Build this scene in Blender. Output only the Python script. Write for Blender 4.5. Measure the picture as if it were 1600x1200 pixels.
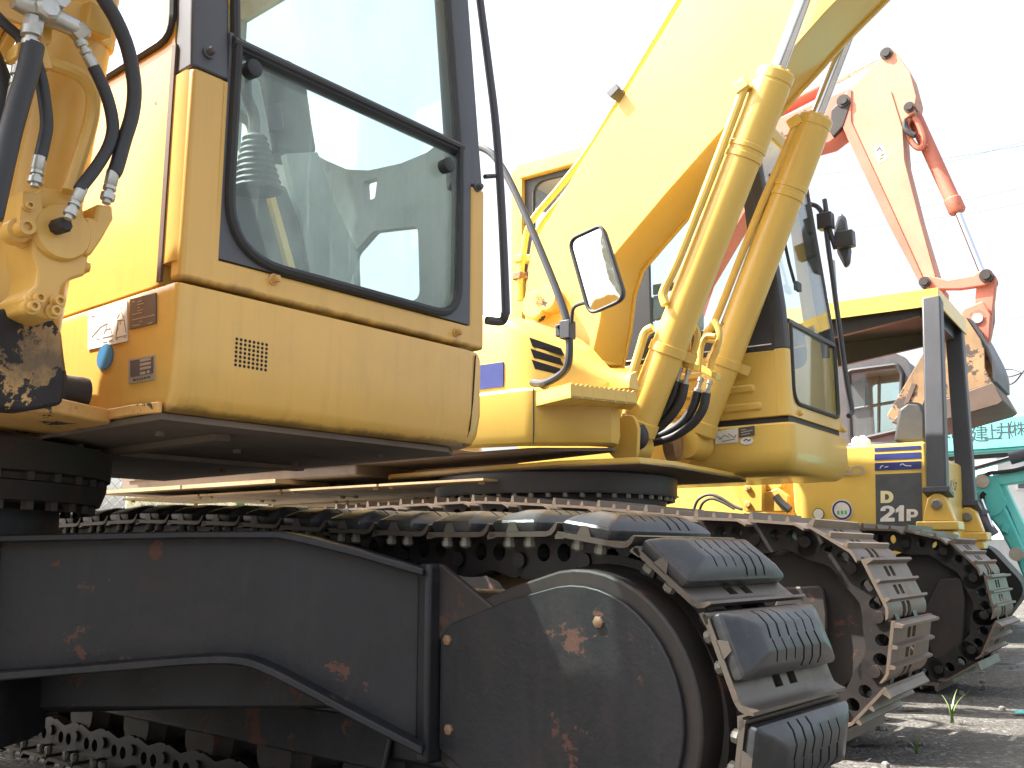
import bpy, bmesh, math, random
from mathutils import Vector, Matrix
from mathutils.geometry import tessellate_polygon
R = math.radians
random.seed(7)
for o in list(bpy.data.objects): bpy.data.objects.remove(o)
S = bpy.context.scene
COL = S.collection

# ------------------------------------------------------------------ camera
CF, CH, CPITCH = 1500.0, 0.76, R(10.0)          # focal length in 1600-px units, eye height, upward pitch
cam = bpy.data.cameras.new('camera'); camo = bpy.data.objects.new('camera', cam); COL.objects.link(camo)
camo.location = (0, 0, CH); camo.rotation_euler = (math.pi/2 + CPITCH, 0, 0)
cam.sensor_width = 36.0; cam.lens = 36.0*CF/1600.0; cam.clip_start = .05; cam.clip_end = 2000
S.camera = camo
# ------------------------------------------------------------------ sky, sun, exposure
SUN_EL, SUN_AZ = 54.0, -84.0                     # azimuth measured from the view direction (+Y), positive to the right
sd = Vector((math.sin(R(SUN_AZ))*math.cos(R(SUN_EL)), math.cos(R(SUN_AZ))*math.cos(R(SUN_EL)), math.sin(R(SUN_EL))))
W = bpy.data.worlds.new('World'); S.world = W; W.use_nodes = True
nt = W.node_tree; nt.nodes.clear()
sky = nt.nodes.new('ShaderNodeTexSky'); sky.sky_type = 'NISHITA'; sky.sun_disc = False
sky.sun_elevation = R(SUN_EL); sky.sun_rotation = R(SUN_AZ)
sky.air_density = 1.2; sky.dust_density = 6.0; sky.ozone_density = 1.0
hsv = nt.nodes.new('ShaderNodeHueSaturation'); hsv.inputs['Saturation'].default_value = .42   # thin milky cloud over the blue
bg = nt.nodes.new('ShaderNodeBackground'); bg.inputs[1].default_value = .12
wo = nt.nodes.new('ShaderNodeOutputWorld')
nt.links.new(sky.outputs[0], hsv.inputs['Color']); nt.links.new(hsv.outputs[0], bg.inputs[0]); nt.links.new(bg.outputs[0], wo.inputs[0])
sl = bpy.data.lights.new('sun', 'SUN'); sl.energy = 5.0; sl.angle = R(.53); sl.color = (1, .965, .90)
so = bpy.data.objects.new('sun', sl); COL.objects.link(so); so.rotation_euler = sd.to_track_quat('Z', 'Y').to_euler(); so.location = sd*60
vs = S.view_settings; vs.view_transform = 'Standard'; vs.look = 'None'; vs.gamma = 1; vs.use_curve_mapping = False
vs.exposure = 1.85
S.cycles.max_bounces = 5; S.cycles.diffuse_bounces = 3; S.cycles.glossy_bounces = 3; S.cycles.transmission_bounces = 4; S.cycles.transparent_max_bounces = 12

# ------------------------------------------------------------------ frames: x forward, y to the machine's left, z up
class Fr:
    """a row frame through the camera's foot point, turned so that its y axis points deg right of the view direction"""
    def __init__(s, deg, ox=0, oy=0, oz=0):
        t = R(deg); s.t = t; s.o = Vector((ox, oy, oz))
        s.u = Vector((math.sin(t), math.cos(t), 0)); s.v = Vector((math.cos(t), -math.sin(t), 0))
    def at(s, x, y, ax, val):                    # where the sight line through a photo pixel meets the plane ax = val
        d = Vector(((x-800)/CF, 1, -(y-600)/CF)); c, n = math.cos(CPITCH), math.sin(CPITCH)
        d = Vector((d.x, d.y*c-d.z*n, d.y*n+d.z*c)); k = 'xyz'.index(ax)
        nn = (s.v, s.u, Vector((0, 0, 1)))[k]; cc = Vector((0, 0, CH))
        t = (val-cc.dot(nn))/d.dot(nn); p = cc+d*t
        return Vector((p.dot(s.v), p.dot(s.u), p.z))
    def ats(s, pts, ax, val): return [s.at(x, y, ax, val) for x, y in pts]
    def world(s, p): return s.v*p[0]+s.u*p[1]+Vector((0, 0, p[2]))
    def root(s, name, label, cat, group=None):
        o = bpy.data.objects.new(name, None); COL.objects.link(o); o.empty_display_size = .2
        o.location = s.world(s.o); o.rotation_euler = (0, 0, -s.t)
        tag(o, label, cat, group); o['_f'] = 0; del o['_f']
        FRAME[o.name] = s
        return o
FRAME = {}
def tag(o, label=None, cat=None, group=None, kind=None):
    if label: o['label'] = label
    if cat: o['category'] = cat
    if group: o['group'] = group
    if kind: o['kind'] = kind
    return o
def V(*a): return Vector(a[0]) if len(a) == 1 else Vector(a)
def lerp(a, b, t): return a+(b-a)*t
def spline(pts, n=8, closed=False):
    P = [Vector(p) for p in pts]; out = []; N = len(P)
    for i in range(N if closed else N-1):
        p1, p2 = P[i], P[(i+1) % N]
        p0 = P[i-1] if (i > 0 or closed) else p1*2-p2
        p3 = P[(i+2) % N] if (i+2 < N or closed) else p2*2-p1
        for k in range(n):
            t = k/n
            out.append(.5*((2*p1)+(p2-p0)*t+(2*p0-5*p1+4*p2-p3)*t*t+(3*p1-p0-3*p2+p3)*t**3))
    if not closed: out.append(P[-1])
    return out
def roundpoly(pts, r, n=5):
    """closed polygon (2-D or 3-D points) with its corners rounded; r a number or one per corner"""
    P = [Vector(p) for p in pts]; out = []; N = len(P)
    for i in range(N):
        rr = r[i] if isinstance(r, (list, tuple)) else r
        p = P[i]; a = P[i-1]-p; b = P[(i+1) % N]-p
        if rr <= 1e-6: out.append(p); continue
        la, lb = a.length, b.length; a.normalize(); b.normalize()
        ang = a.angle(b); d = min(rr/max(math.tan(ang/2), 1e-4), la*.49, lb*.49)
        s, e = p+a*d, p+b*d
        for k in range(n+1):
            t = k/n; out.append(s*(1-t)**2+p*2*t*(1-t)+e*t*t)
    return out
def frame_of(d):
    d = d.normalized(); h = Vector((0, 0, 1)) if abs(d.z) < .9 else Vector((1, 0, 0))
    a = d.cross(h).normalized(); return a, d.cross(a).normalized()

class MB:
    def __init__(s): s.v = []; s.f = []
    def add(s, vs, fs):
        b = len(s.v); s.v += [Vector(v) for v in vs]; s.f += [[b+i for i in f] for f in fs]; return s
    def box(s, a, b):
        x0, y0, z0 = a; x1, y1, z1 = b
        return s.add([(x0,y0,z0),(x1,y0,z0),(x1,y1,z0),(x0,y1,z0),(x0,y0,z1),(x1,y0,z1),(x1,y1,z1),(x0,y1,z1)],
                     [(0,3,2,1),(4,5,6,7),(0,1,5,4),(1,2,6,5),(2,3,7,6),(3,0,4,7)])
    def obox(s, c, ax, ay, az):                  # centre and three half-axis vectors
        c, ax, ay, az = map(Vector, (c, ax, ay, az))
        vs = [c+ax*i+ay*j+az*k for k in (-1,1) for i, j in ((-1,-1),(1,-1),(1,1),(-1,1))]
        return s.add(vs, [(0,3,2,1),(4,5,6,7),(0,1,5,4),(1,2,6,5),(2,3,7,6),(3,0,4,7)])
    def prism(s, poly, vec, holes=()):           # 3-D polygon swept along a vector
        P = [Vector(p) for p in poly]; vec = Vector(vec); n = len(P)
        if not holes:
            return s.add(P+[p+vec for p in P], [list(range(n))[::-1], [i+n for i in range(n)]]+[(i,(i+1)%n,(i+1)%n+n,i+n) for i in range(n)])
        H = [[Vector(p) for p in h] for h in holes]; loops = [P]+H; allp = [p for l in loops for p in l]; m = len(allp)
        tri = tessellate_polygon(loops)
        fs = [tuple(t) for t in tri]+[tuple(i+m for i in t[::-1]) for t in tri]; b = 0
        for l in loops:
            k = len(l); fs += [(b+i, b+(i+1)%k, b+(i+1)%k+m, b+i+m) for i in range(k)]; b += k
        return s.add(allp+[p+vec for p in allp], fs)
    def cyl(s, a, b, r, n=16, r2=None, cap=True):
        a, b = Vector(a), Vector(b); r2 = r if r2 is None else r2; e, g = frame_of(b-a)
        vs = []
        for c, q in ((a, r), (b, r2)):
            vs += [c+e*(q*math.cos(2*math.pi*i/n))+g*(q*math.sin(2*math.pi*i/n)) for i in range(n)]
        fs = [(i,(i+1)%n,(i+1)%n+n,i+n) for i in range(n)]
        if cap: fs += [list(range(n))[::-1], [i+n for i in range(n)]]
        return s.add(vs, fs)
    def lathe(s, a, d, prof, n=20):              # profile of (distance along d, radius)
        a = Vector(a); d = Vector(d).normalized(); e, g = frame_of(d); vs = []; m = len(prof)
        for t, r in prof:
            r = max(r, .0004)
            vs += [a+d*t+e*(r*math.cos(2*math.pi*i/n))+g*(r*math.sin(2*math.pi*i/n)) for i in range(n)]
        fs = [(j*n+i, j*n+(i+1)%n, (j+1)*n+(i+1)%n, (j+1)*n+i) for j in range(m-1) for i in range(n)]
        fs += [list(range(n))[::-1], [(m-1)*n+i for i in range(n)]]
        return s.add(vs, fs)
    def tube(s, pts, r, n=8, cap=True):
        P = [Vector(p) for p in pts]; vs = []; m = len(P); prev = None
        for i, p in enumerate(P):
            d = (P[min(i+1, m-1)]-P[max(i-1, 0)]).normalized()
            if prev is None: e, g = frame_of(d)
            else:
                e = (prev-d*prev.dot(d)).normalized(); g = d.cross(e)
            prev = e; rr = r[i] if isinstance(r, (list, tuple)) else r
            vs += [p+e*(rr*math.cos(2*math.pi*k/n))+g*(rr*math.sin(2*math.pi*k/n)) for k in range(n)]
        fs = [(j*n+k, j*n+(k+1)%n, (j+1)*n+(k+1)%n, (j+1)*n+k) for j in range(m-1) for k in range(n)]
        if cap: fs += [list(range(n))[::-1], [(m-1)*n+k for k in range(n)]]
        return s.add(vs, fs)
    def strip(s, pts, w, t):                     # flat bar: follows pts, w a width vector, t its thickness vector
        P = [Vector(p) for p in pts]; w, t = Vector(w), Vector(t); vs = []
        for p in P: vs += [p, p+w, p+w+t, p+t]
        fs = [(4*j+k, 4*j+(k+1)%4, 4*j+4+(k+1)%4, 4*j+4+k) for j in range(len(P)-1) for k in range(4)]
        m = 4*len(P); fs += [(3,2,1,0), (m-4,m-3,m-2,m-1)]
        return s.add(vs, fs)
    def loft(s, rings, cap=True, closed=True):
        n = len(rings[0]); vs = [p for r in rings for p in r]; q = n if closed else n-1
        fs = [(j*n+i, j*n+(i+1)%n, (j+1)*n+(i+1)%n, (j+1)*n+i) for j in range(len(rings)-1) for i in range(q)]
        if cap: m = len(rings)-1; fs += [list(range(n))[::-1], [m*n+i for i in range(n)]]
        return s.add(vs, fs)
    def mesh(s, name, off=None, smooth=35):
        me = bpy.data.meshes.new(name); off = off or Vector((0,0,0))
        me.from_pydata([tuple(v-off) for v in s.v], [], s.f)
        bm = bmesh.new(); bm.from_mesh(me); bmesh.ops.recalc_face_normals(bm, faces=bm.faces); bm.to_mesh(me); bm.free()
        if smooth: me.shade_smooth(); me.set_sharp_from_angle(angle=R(smooth))
        return me
    def build(s, name, mat, parent=None, bevel=0, smooth=35, seg=2):
        top = parent
        while top is not None and top.parent is not None: top = top.parent
        off = FRAME[top.name].o if top is not None and top.name in FRAME else None
        me = s.mesh(name, off, smooth); me.materials.append(mat)
        o = bpy.data.objects.new(name, me); COL.objects.link(o); o.parent = parent
        if bevel:
            b = o.modifiers.new('edge', 'BEVEL'); b.width = bevel; b.segments = seg; b.limit_method = 'ANGLE'; b.angle_limit = R(40)
        return o
def inst(mesh, name, parent, M):                 # another piece that shares mesh data
    o = bpy.data.objects.new(name, mesh); COL.objects.link(o); o.parent = parent; o.matrix_local = M; return o
def textmesh(txt, size, bold=0):
    c = bpy.data.curves.new('lettering', 'FONT'); c.body = txt; c.size = size; c.extrude = .0006; c.align_x = 'CENTER'; c.align_y = 'CENTER'; c.offset = bold
    o = bpy.data.objects.new('lettering', c); COL.objects.link(o); bpy.context.view_layer.update()
    me = bpy.data.meshes.new_from_object(o.evaluated_get(bpy.context.evaluated_depsgraph_get()))
    bpy.data.objects.remove(o); bpy.data.curves.remove(c); return me
def letter(parent, name, txt, size, mat, centre, ex, ey, bold=0, sx=1):
    """lettering on a surface: ex reading direction, ey up, in the machine's own frame"""
    me = textmesh(txt, size, bold); me.materials.clear(); me.materials.append(mat)
    ex = Vector(ex).normalized(); ey = Vector(ey); ey = (ey-ex*ey.dot(ex)).normalized(); ez = ex.cross(ey)
    top = parent
    while top.parent is not None: top = top.parent
    c = Vector(centre)-FRAME[top.name].o
    M = Matrix(((ex.x*sx, ey.x, ez.x, c.x), (ex.y*sx, ey.y, ez.y, c.y), (ex.z*sx, ey.z, ez.z, c.z), (0,0,0,1)))
    return inst(me, name, parent, M)

# ------------------------------------------------------------------ materials
def new_mat(name):
    m = bpy.data.materials.new(name); m.use_nodes = True; t = m.node_tree; b = t.nodes['Principled BSDF']; return m, t, b
def node(t, k, **kw):
    n = t.nodes.new(k)
    for a, v in kw.items(): setattr(n, a, v)
    return n
def ramp(t, src, a, b, ca=(0,0,0,1), cb=(1,1,1,1)):
    r = node(t, 'ShaderNodeValToRGB'); e = r.color_ramp.elements
    e[0].position, e[1].position = a, b; e[0].color, e[1].color = ca, cb
    t.links.new(src, r.inputs[0]); return r.outputs[0]
def noise(t, co, scale, detail=4, rough=.55, stretch=None, dist=0):
    if stretch:
        mp = node(t, 'ShaderNodeMapping'); mp.inputs['Scale'].default_value = stretch; t.links.new(co, mp.inputs[0]); co = mp.outputs[0]
    n = node(t, 'ShaderNodeTexNoise'); n.inputs['Scale'].default_value = scale; n.inputs['Detail'].default_value = detail
    n.inputs['Roughness'].default_value = rough; n.inputs['Distortion'].default_value = dist
    t.links.new(co, n.inputs['Vector']); return n.outputs['Fac']
def mix(t, fac, a, b, mode='MIX'):
    m = node(t, 'ShaderNodeMix', data_type='RGBA', blend_type=mode)
    for i, v in ((0, fac), (6, a), (7, b)):
        if hasattr(v, 'type') and hasattr(v, 'links'): t.links.new(v, m.inputs[i])
        else: m.inputs[i].default_value = v if i == 0 else (*v[:3], 1)
    return m.outputs[2]
def mth(t, op, a, b=0):
    m = node(t, 'ShaderNodeMath', operation=op)
    for i, v in ((0, a), (1, b)):
        if hasattr(v, 'links'): t.links.new(v, m.inputs[i])
        else: m.inputs[i].default_value = v
    return m.outputs[0]
def worn(name, col, rough=.45, metal=0.0, dirt=.35, dirtcol=(.16,.11,.06), chips=.0, chipcol=(.05,.035,.03), scale=2.2, streak=.25, bump=.15, fade=.12, grain=60, coat=0, grime=()):
    m, t, b = new_mat(name); co = node(t, 'ShaderNodeTexCoord').outputs['Object']
    n1 = noise(t, co, scale, 4, .6)
    c = mix(t, ramp(t, n1, .35, .7), tuple(k*(1-fade) for k in col), tuple(min(1, k*(1+fade)) for k in col))
    st = noise(t, co, 7, 4, .6, (5, 5, .45))
    c = mix(t, mth(t, 'MULTIPLY', ramp(t, st, .52, .8), streak), c, dirtcol)
    n2 = noise(t, co, scale*2.7, 6, .68, None, .4); dm = mth(t, 'MULTIPLY', ramp(t, n2, .5, .78), dirt)
    c = mix(t, dm, c, dirtcol)
    for z0, wd, amt in grime:                      # caked dirt that has settled along an edge, ragged outline
        sp_ = node(t, 'ShaderNodeSeparateXYZ'); t.links.new(co, sp_.inputs[0])
        dd = mth(t, 'DIVIDE', mth(t, 'ABSOLUTE', mth(t, 'SUBTRACT', sp_.outputs[2], z0)), wd)
        k = mth(t, 'MULTIPLY', ramp(t, mth(t, 'ADD', dd, mth(t, 'MULTIPLY', mth(t, 'SUBTRACT', .5, noise(t, co, 11, 6, .7)), 3.2)), .0, 1.0, (1,1,1,1), (0,0,0,1)), amt)
        c = mix(t, k, c, (.045,.032,.022))
    rg = mth(t, 'ADD', mth(t, 'MULTIPLY', n1, .18), rough-.09); rg = mth(t, 'ADD', rg, mth(t, 'MULTIPLY', dm, .35))
    if chips > 0:
        n3 = noise(t, co, scale*3.5, 7, .72, None, .3); n4 = noise(t, co, 1.3, 2)
        k = ramp(t, mth(t, 'ADD', n3, mth(t, 'MULTIPLY', mth(t, 'SUBTRACT', n4, .5), .35)), .70-chips*.25, .715-chips*.25)
        c = mix(t, k, c, chipcol); rg = mth(t, 'ADD', rg, mth(t, 'MULTIPLY', k, .25))
    t.links.new(c, b.inputs['Base Color']); t.links.new(rg, b.inputs['Roughness']); b.inputs['Metallic'].default_value = metal
    if coat: b.inputs['Coat Weight'].default_value = coat; b.inputs['Coat Roughness'].default_value = .12
    if bump:
        bp = node(t, 'ShaderNodeBump'); bp.inputs['Strength'].default_value = bump; bp.inputs['Distance'].default_value = .004
        t.links.new(mth(t, 'ADD', mth(t, 'MULTIPLY', noise(t, co, grain, 3), .35), n2), bp.inputs['Height']); t.links.new(bp.outputs[0], b.inputs['Normal'])
    return m
def glassy(name, tint=(.78,.9,.87), grime=.12, refl=.9, grimecol=(.5,.58,.55)):
    """flat pane: clear with a fresnel reflection, a film of dust and dried runs"""
    m, t, b = new_mat(name); t.nodes.remove(b); out = t.nodes['Material Output']; co = node(t, 'ShaderNodeTexCoord').outputs['Object']
    tr = node(t, 'ShaderNodeBsdfTransparent'); tr.inputs[0].default_value = (*tint, 1)
    gl = node(t, 'ShaderNodeBsdfGlossy'); gl.inputs['Roughness'].default_value = .03; gl.inputs[0].default_value = (refl, refl, refl, 1)
    lw = node(t, 'ShaderNodeLayerWeight'); lw.inputs[0].default_value = .5; fz_ = mth(t, 'ADD', mth(t, 'MULTIPLY', mth(t, 'POWER', lw.outputs['Facing'], 5), .9), .035)
    m1 = node(t, 'ShaderNodeMixShader'); t.links.new(fz_, m1.inputs[0]); t.links.new(tr.outputs[0], m1.inputs[1]); t.links.new(gl.outputs[0], m1.inputs[2])
    df = node(t, 'ShaderNodeBsdfDiffuse'); df.inputs[0].default_value = (*grimecol, 1)
    tl = node(t, 'ShaderNodeBsdfTranslucent'); tl.inputs[0].default_value = (*grimecol, 1)
    ds = node(t, 'ShaderNodeMixShader'); ds.inputs[0].default_value = .5; t.links.new(df.outputs[0], ds.inputs[1]); t.links.new(tl.outputs[0], ds.inputs[2])
    n1 = noise(t, co, 3, 6, .65, (1, 1, .5)); n2 = noise(t, co, 24, 5, .6, (3, 3, .12))
    g = mth(t, 'MULTIPLY', mth(t, 'ADD', ramp(t, n1, .35, .8), mth(t, 'MULTIPLY', ramp(t, n2, .6, .75), .6)), grime)
    m2 = node(t, 'ShaderNodeMixShader'); t.links.new(g, m2.inputs[0]); t.links.new(m1.outputs[0], m2.inputs[1]); t.links.new(ds.outputs[0], m2.inputs[2])
    t.links.new(m2.outputs[0], out.inputs[0]); return m
def plain(name, col, rough=.5, metal=0):
    m, t, b = new_mat(name); b.inputs['Base Color'].default_value = (*col, 1); b.inputs['Roughness'].default_value = rough; b.inputs['Metallic'].default_value = metal
    co = node(t, 'ShaderNodeTexCoord').outputs['Object']; n = noise(t, co, 14, 5)
    t.links.new(mix(t, ramp(t, n, .3, .75), tuple(k*.85 for k in col), tuple(min(1, k*1.1) for k in col)), b.inputs['Base Color'])
    return m
YEL = (.70, .412, .092)
M = {}
M['yellow']  = worn('yellow_paint', YEL, .40, 0, .10, (.25,.14,.05), .03, (.06,.04,.03), 1.6, .12, .05, .06, coat=.25)
M['yellow2'] = worn('yellow_paint_clean', (.68,.45,.095), .38, 0, .07, (.3,.17,.05), .02, (.07,.05,.03), 1.4, .08, .04, .05, coat=.3)
M['yellowworn'] = worn('yellow_paint_peeling', (.66,.38,.12), .5, 0, .35, (.2,.12,.05), .55, (.035,.028,.028), 2.6, .3, .12)
M['yellowskirt'] = worn('yellow_paint_dirty_edges', YEL, .40, 0, .16, (.22,.13,.06), .05, (.06,.04,.03), 1.6, .2, .06, .08, coat=.25, grime=((1.064,.012,.6),(1.352,.008,.6)))
M['yellowcab'] = worn('yellow_cab_paint', YEL, .40, 0, .14, (.22,.13,.06), .04, (.06,.04,.03), 1.6, .16, .05, .07, coat=.25, grime=((1.356,.014,.65),))
M['grimy']   = worn('grease_caked_yellow', (.56,.33,.11), .55, 0, .7, (.08,.055,.04), 1.0, (.022,.019,.019), 1.9, .4, .3, .2, grime=((1.15,.10,.8),))
M['lemon']   = worn('lemon_yellow_paint', (.76,.53,.12), .4, 0, .08, (.35,.22,.06), .0, scale=1.5, streak=.06, bump=.04, coat=.2)
M['greypaint'] = worn('dark_grey_paint', (.085,.09,.105), .5, 0, .15, (.12,.11,.1), .05, (.2,.2,.2), 2, .15, .06)
M['darkpaint'] = worn('charcoal_paint', (.045,.047,.055), .45, 0, .12, (.1,.09,.08), .03, (.15,.15,.15), 2, .12, .06)
M['black']   = worn('black_rubber_seal', (.022,.023,.026), .55, 0, .2, (.08,.08,.08), 0, scale=5, streak=.1, bump=.08)
M['steel']   = worn('dark_undercarriage_steel', (.015,.016,.0195), .5, .0, .75, (.050,.037,.031), .38, (.105,.047,.032), 1.7, .25, .5, .45)
M['steelrust'] = worn('rusted_dark_steel', (.028,.023,.021), .6, .0, .6, (.066,.038,.027), .35, (.09,.042,.028), 2.4, .35, .3, .25)
M['under']   = worn('dusty_shaded_underside_paint', (.17,.13,.10), .8, 0, .5, (.08,.06,.05), .15, (.06,.05,.045), 1.8, .1, .25, .15)  # dusty brown; also paints in shade below the second machine
M['underlit'] = worn('bounce_lit_underside_tan', (.42,.30,.16), .7, 0, .55, (.14,.09,.06), .2, (.07,.05,.04), 2.2, .1, .2, .15)  # lighter tan, with light bounced off the ground put into the colour
M['shoe']    = worn('worn_track_shoe_steel', (.105,.088,.072), .42, .4, .5, (.085,.06,.042), .2, (.20,.09,.04), 3, .3, .25, .2)
M['shoerust'] = worn('rusty_track_shoe_steel', (.165,.128,.098), .5, .35, .5, (.17,.10,.06), .18, (.24,.11,.05), 3, .3, .25, .2)
M['link']    = worn('greasy_track_link', (.024,.021,.020), .45, .2, .4, (.05,.034,.027), .2, (.12,.06,.04), 4, .2, .3, .2)
M['pad']     = worn('wet_black_rubber_pad', (.019,.021,.024), .34, 0, .65, (.062,.056,.048), 0, scale=5, streak=.5, bump=.18, fade=.25)
M['hose']    = worn('black_hydraulic_hose', (.03,.03,.034), .5, 0, .3, (.1,.09,.08), .06, (.2,.18,.15), 6, .1, .12)
M['zinc']    = worn('zinc_plated_fitting', (.50,.49,.45), .38, .85, .35, (.2,.17,.12), .1, (.2,.13,.08), 9, .1, .1)
M['chrome']  = worn('chromed_rod', (.72,.72,.74), .12, 1, .05, (.4,.4,.4), 0, scale=4, streak=.1, bump=0)
M['bolt']    = worn('grey_bolt_steel', (.21,.20,.17), .5, .5, .4, (.12,.09,.06), .1, (.15,.08,.05), 20, .1, .1)
M['rustbolt'] = worn('rusty_bolt', (.24,.15,.09), .65, .2, .4, (.12,.07,.04), .3, (.2,.09,.04), 25, .1, .2)
M['glass']   = glassy('cab_glass', (.92,.965,.955), .17, .9, (.66,.75,.72))
M['glass2']  = glassy('clear_cab_glass', (.90,.955,.95), .05)
m, t, b = new_mat('mirror_glass'); b.inputs['Base Color'].default_value = (.86,.88,.88,1); b.inputs['Metallic'].default_value = 1; b.inputs['Roughness'].default_value = .03
co = node(t, 'ShaderNodeTexCoord').outputs['Object']; t.links.new(ramp(t, noise(t, co, 16, 6, .65), .45, .75, (.03,.03,.03,1), (.3,.3,.3,1)), b.inputs['Roughness']); M['mirror'] = m
M['orange']  = worn('faded_orange_paint', (.55,.17,.11), .55, 0, .25, (.35,.14,.09), .12, (.12,.07,.06), 1.6, .25, .08, .18)
M['orangepale'] = worn('sun_bleached_orange_paint', (.58,.27,.175), .6, 0, .2, (.5,.24,.14), .10, (.15,.08,.06), 1.4, .25, .08, .15)
M['rust']    = worn('scraped_rusty_steel', (.30,.185,.095), .5, .3, .85, (.12,.085,.06), .5, (.085,.065,.055), 1.5, .5, .3, .35)
M['brown']   = worn('brown_steel', (.13,.088,.066), .6, .2, .4, (.12,.07,.05), .15, (.09,.06,.05), 3, .2, .2, .2)
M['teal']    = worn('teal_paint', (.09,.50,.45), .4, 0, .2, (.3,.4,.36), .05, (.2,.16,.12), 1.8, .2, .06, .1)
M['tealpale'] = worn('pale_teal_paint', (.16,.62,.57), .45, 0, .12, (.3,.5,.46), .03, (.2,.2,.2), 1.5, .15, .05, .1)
M['greyplastic'] = worn('grey_seat_vinyl', (.05,.05,.053), .5, 0, .2, (.15,.14,.13), 0, scale=3, streak=.1, bump=.08)
M['cabgrey'] = worn('silver_grey_paint', (.075,.075,.082), .45, 0, .2, (.2,.18,.16), .05, (.1,.1,.1), 2, .2, .05)
M['white']   = plain('white_sticker', (.78,.77,.72), .45)
M['decalgrey'] = plain('grey_print', (.28,.28,.27), .5)
M['plate']   = plain('dark_printed_plate', (.085,.08,.085), .4)
M['alu']     = plain('aluminium_plate', (.5,.49,.45), .4, .6)
M['blueoval'] = plain('blue_sticker', (.045,.20,.38), .4)
M['blue']    = plain('navy_stripe', (.035,.05,.20), .4)
M['decaldark'] = plain('charcoal_decal', (.085,.095,.105), .4)
M['cream']   = plain('cream_print', (.80,.74,.42), .5)
M['green']   = plain('green_print', (.10,.50,.20), .5)
M['ink']     = plain('dark_ink', (.05,.06,.07), .6)
M['hole']    = plain('dark_hole', (.012,.011,.012), .8)
M['interior'] = worn('grey_cab_trim', (.36,.41,.395), .7, 0, .3, (.12,.13,.12), 0, scale=2.5, streak=.2, bump=.06)
M['interiordark'] = worn('dark_cab_trim', (.055,.066,.062), .65, 0, .3, (.16,.17,.15), 0, scale=3, streak=.2, bump=.06)
M['redpaint'] = worn('orange_red_paint', (.60,.12,.05), .45, 0, .15, (.3,.1,.05), .04, scale=2, bump=.04)
M['fence']   = plain('green_fence_post', (.05,.16,.055), .5)
M['wire']    = plain('galvanised_wire', (.35,.37,.38), .5, .5)
M['stone']   = plain('grey_pebble', (.17,.16,.145), .8)
M['concrete'] = worn('weathered_concrete', (.42,.43,.42), .8, 0, .4, (.25,.25,.24), 0, scale=1, streak=.4, bump=.1)
M['palewall'] = worn('pale_wall_cladding', (.62,.62,.60), .7, 0, .25, (.4,.39,.36), 0, scale=.8, streak=.3, bump=.05)
M['slate']   = worn('blue_grey_roof', (.30,.34,.38), .6, 0, .3, (.2,.2,.2), 0, scale=1.2, streak=.3, bump=.05)
# ------------------------------------------------------------------ ground
def sst(a, b, x): t = max(0, min(1, (x-a)/(b-a))); return t*t*(3-2*t)
def gz(x, y): return 0.0
def ground():
    m, t, b = new_mat('wet_gravelly_mud'); co = node(t, 'ShaderNodeTexCoord').outputs['Object']
    big = noise(t, co, .55, 5, .6, None, .5); mid = noise(t, co, 2.6, 6, .62, (1, 2.4, 1), .3); fine = noise(t, co, 26, 6, .7)
    vo = node(t, 'ShaderNodeTexVoronoi'); vo.inputs['Scale'].default_value = 55; t.links.new(co, vo.inputs['Vector'])
    c = mix(t, ramp(t, mid, .36, .66), (.042,.037,.031), (.125,.114,.098))
    c = mix(t, ramp(t, fine, .45, .75), c, (.17,.158,.142)); c = mix(t, ramp(t, big, .42, .62), c, (.075,.066,.055))
    c = mix(t, ramp(t, vo.outputs['Color'], .72, .9), c, (.21,.20,.18))
    wet = ramp(t, mth(t, 'ADD', mid, mth(t, 'MULTIPLY', mth(t, 'SUBTRACT', big, .5), .8)), .36, .46, (1,1,1,1), (0,0,0,1))
    c = mix(t, wet, c, (.045,.038,.030))
    t.links.new(c, b.inputs['Base Color'])
    t.links.new(mth(t, 'SUBTRACT', .78, mth(t, 'MULTIPLY', wet, .66)), b.inputs['Roughness'])
    bp = node(t, 'ShaderNodeBump'); bp.inputs['Strength'].default_value = .8; bp.inputs['Distance'].default_value = .03
    hgt = mth(t, 'ADD', mth(t, 'ADD', mth(t, 'MULTIPLY', fine, .8), mid), mth(t, 'MULTIPLY', vo.outputs['Distance'], -.5))
    t.links.new(mth(t, 'MULTIPLY', hgt, mth(t, 'SUBTRACT', 1, mth(t, 'MULTIPLY', wet, .93))), bp.inputs['Height']); t.links.new(bp.outputs[0], b.inputs['Normal'])
    xs = [-400,-120,-40,-14]+[-6+.25*i for i in range(73)]+[16,24,45,120,400]; ys = [-300,-80,-20,-6]+[-2+.25*i for i in range(73)]+[20,28,50,120,500]
    rnd = random.Random(3); vs = [(x, y, gz(x, y)+(rnd.uniform(-.012, .006) if -6 <= x <= 12 and -2 <= y <= 16 else 0)) for y in ys for x in xs]; n = len(xs)
    g = MB(); g.add(vs, [(j*n+i, j*n+i+1, (j+1)*n+i+1, (j+1)*n+i) for j in range(len(ys)-1) for i in range(n-1)])
    tag(g.build('ground', m, smooth=60), kind='structure')
ground()

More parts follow.
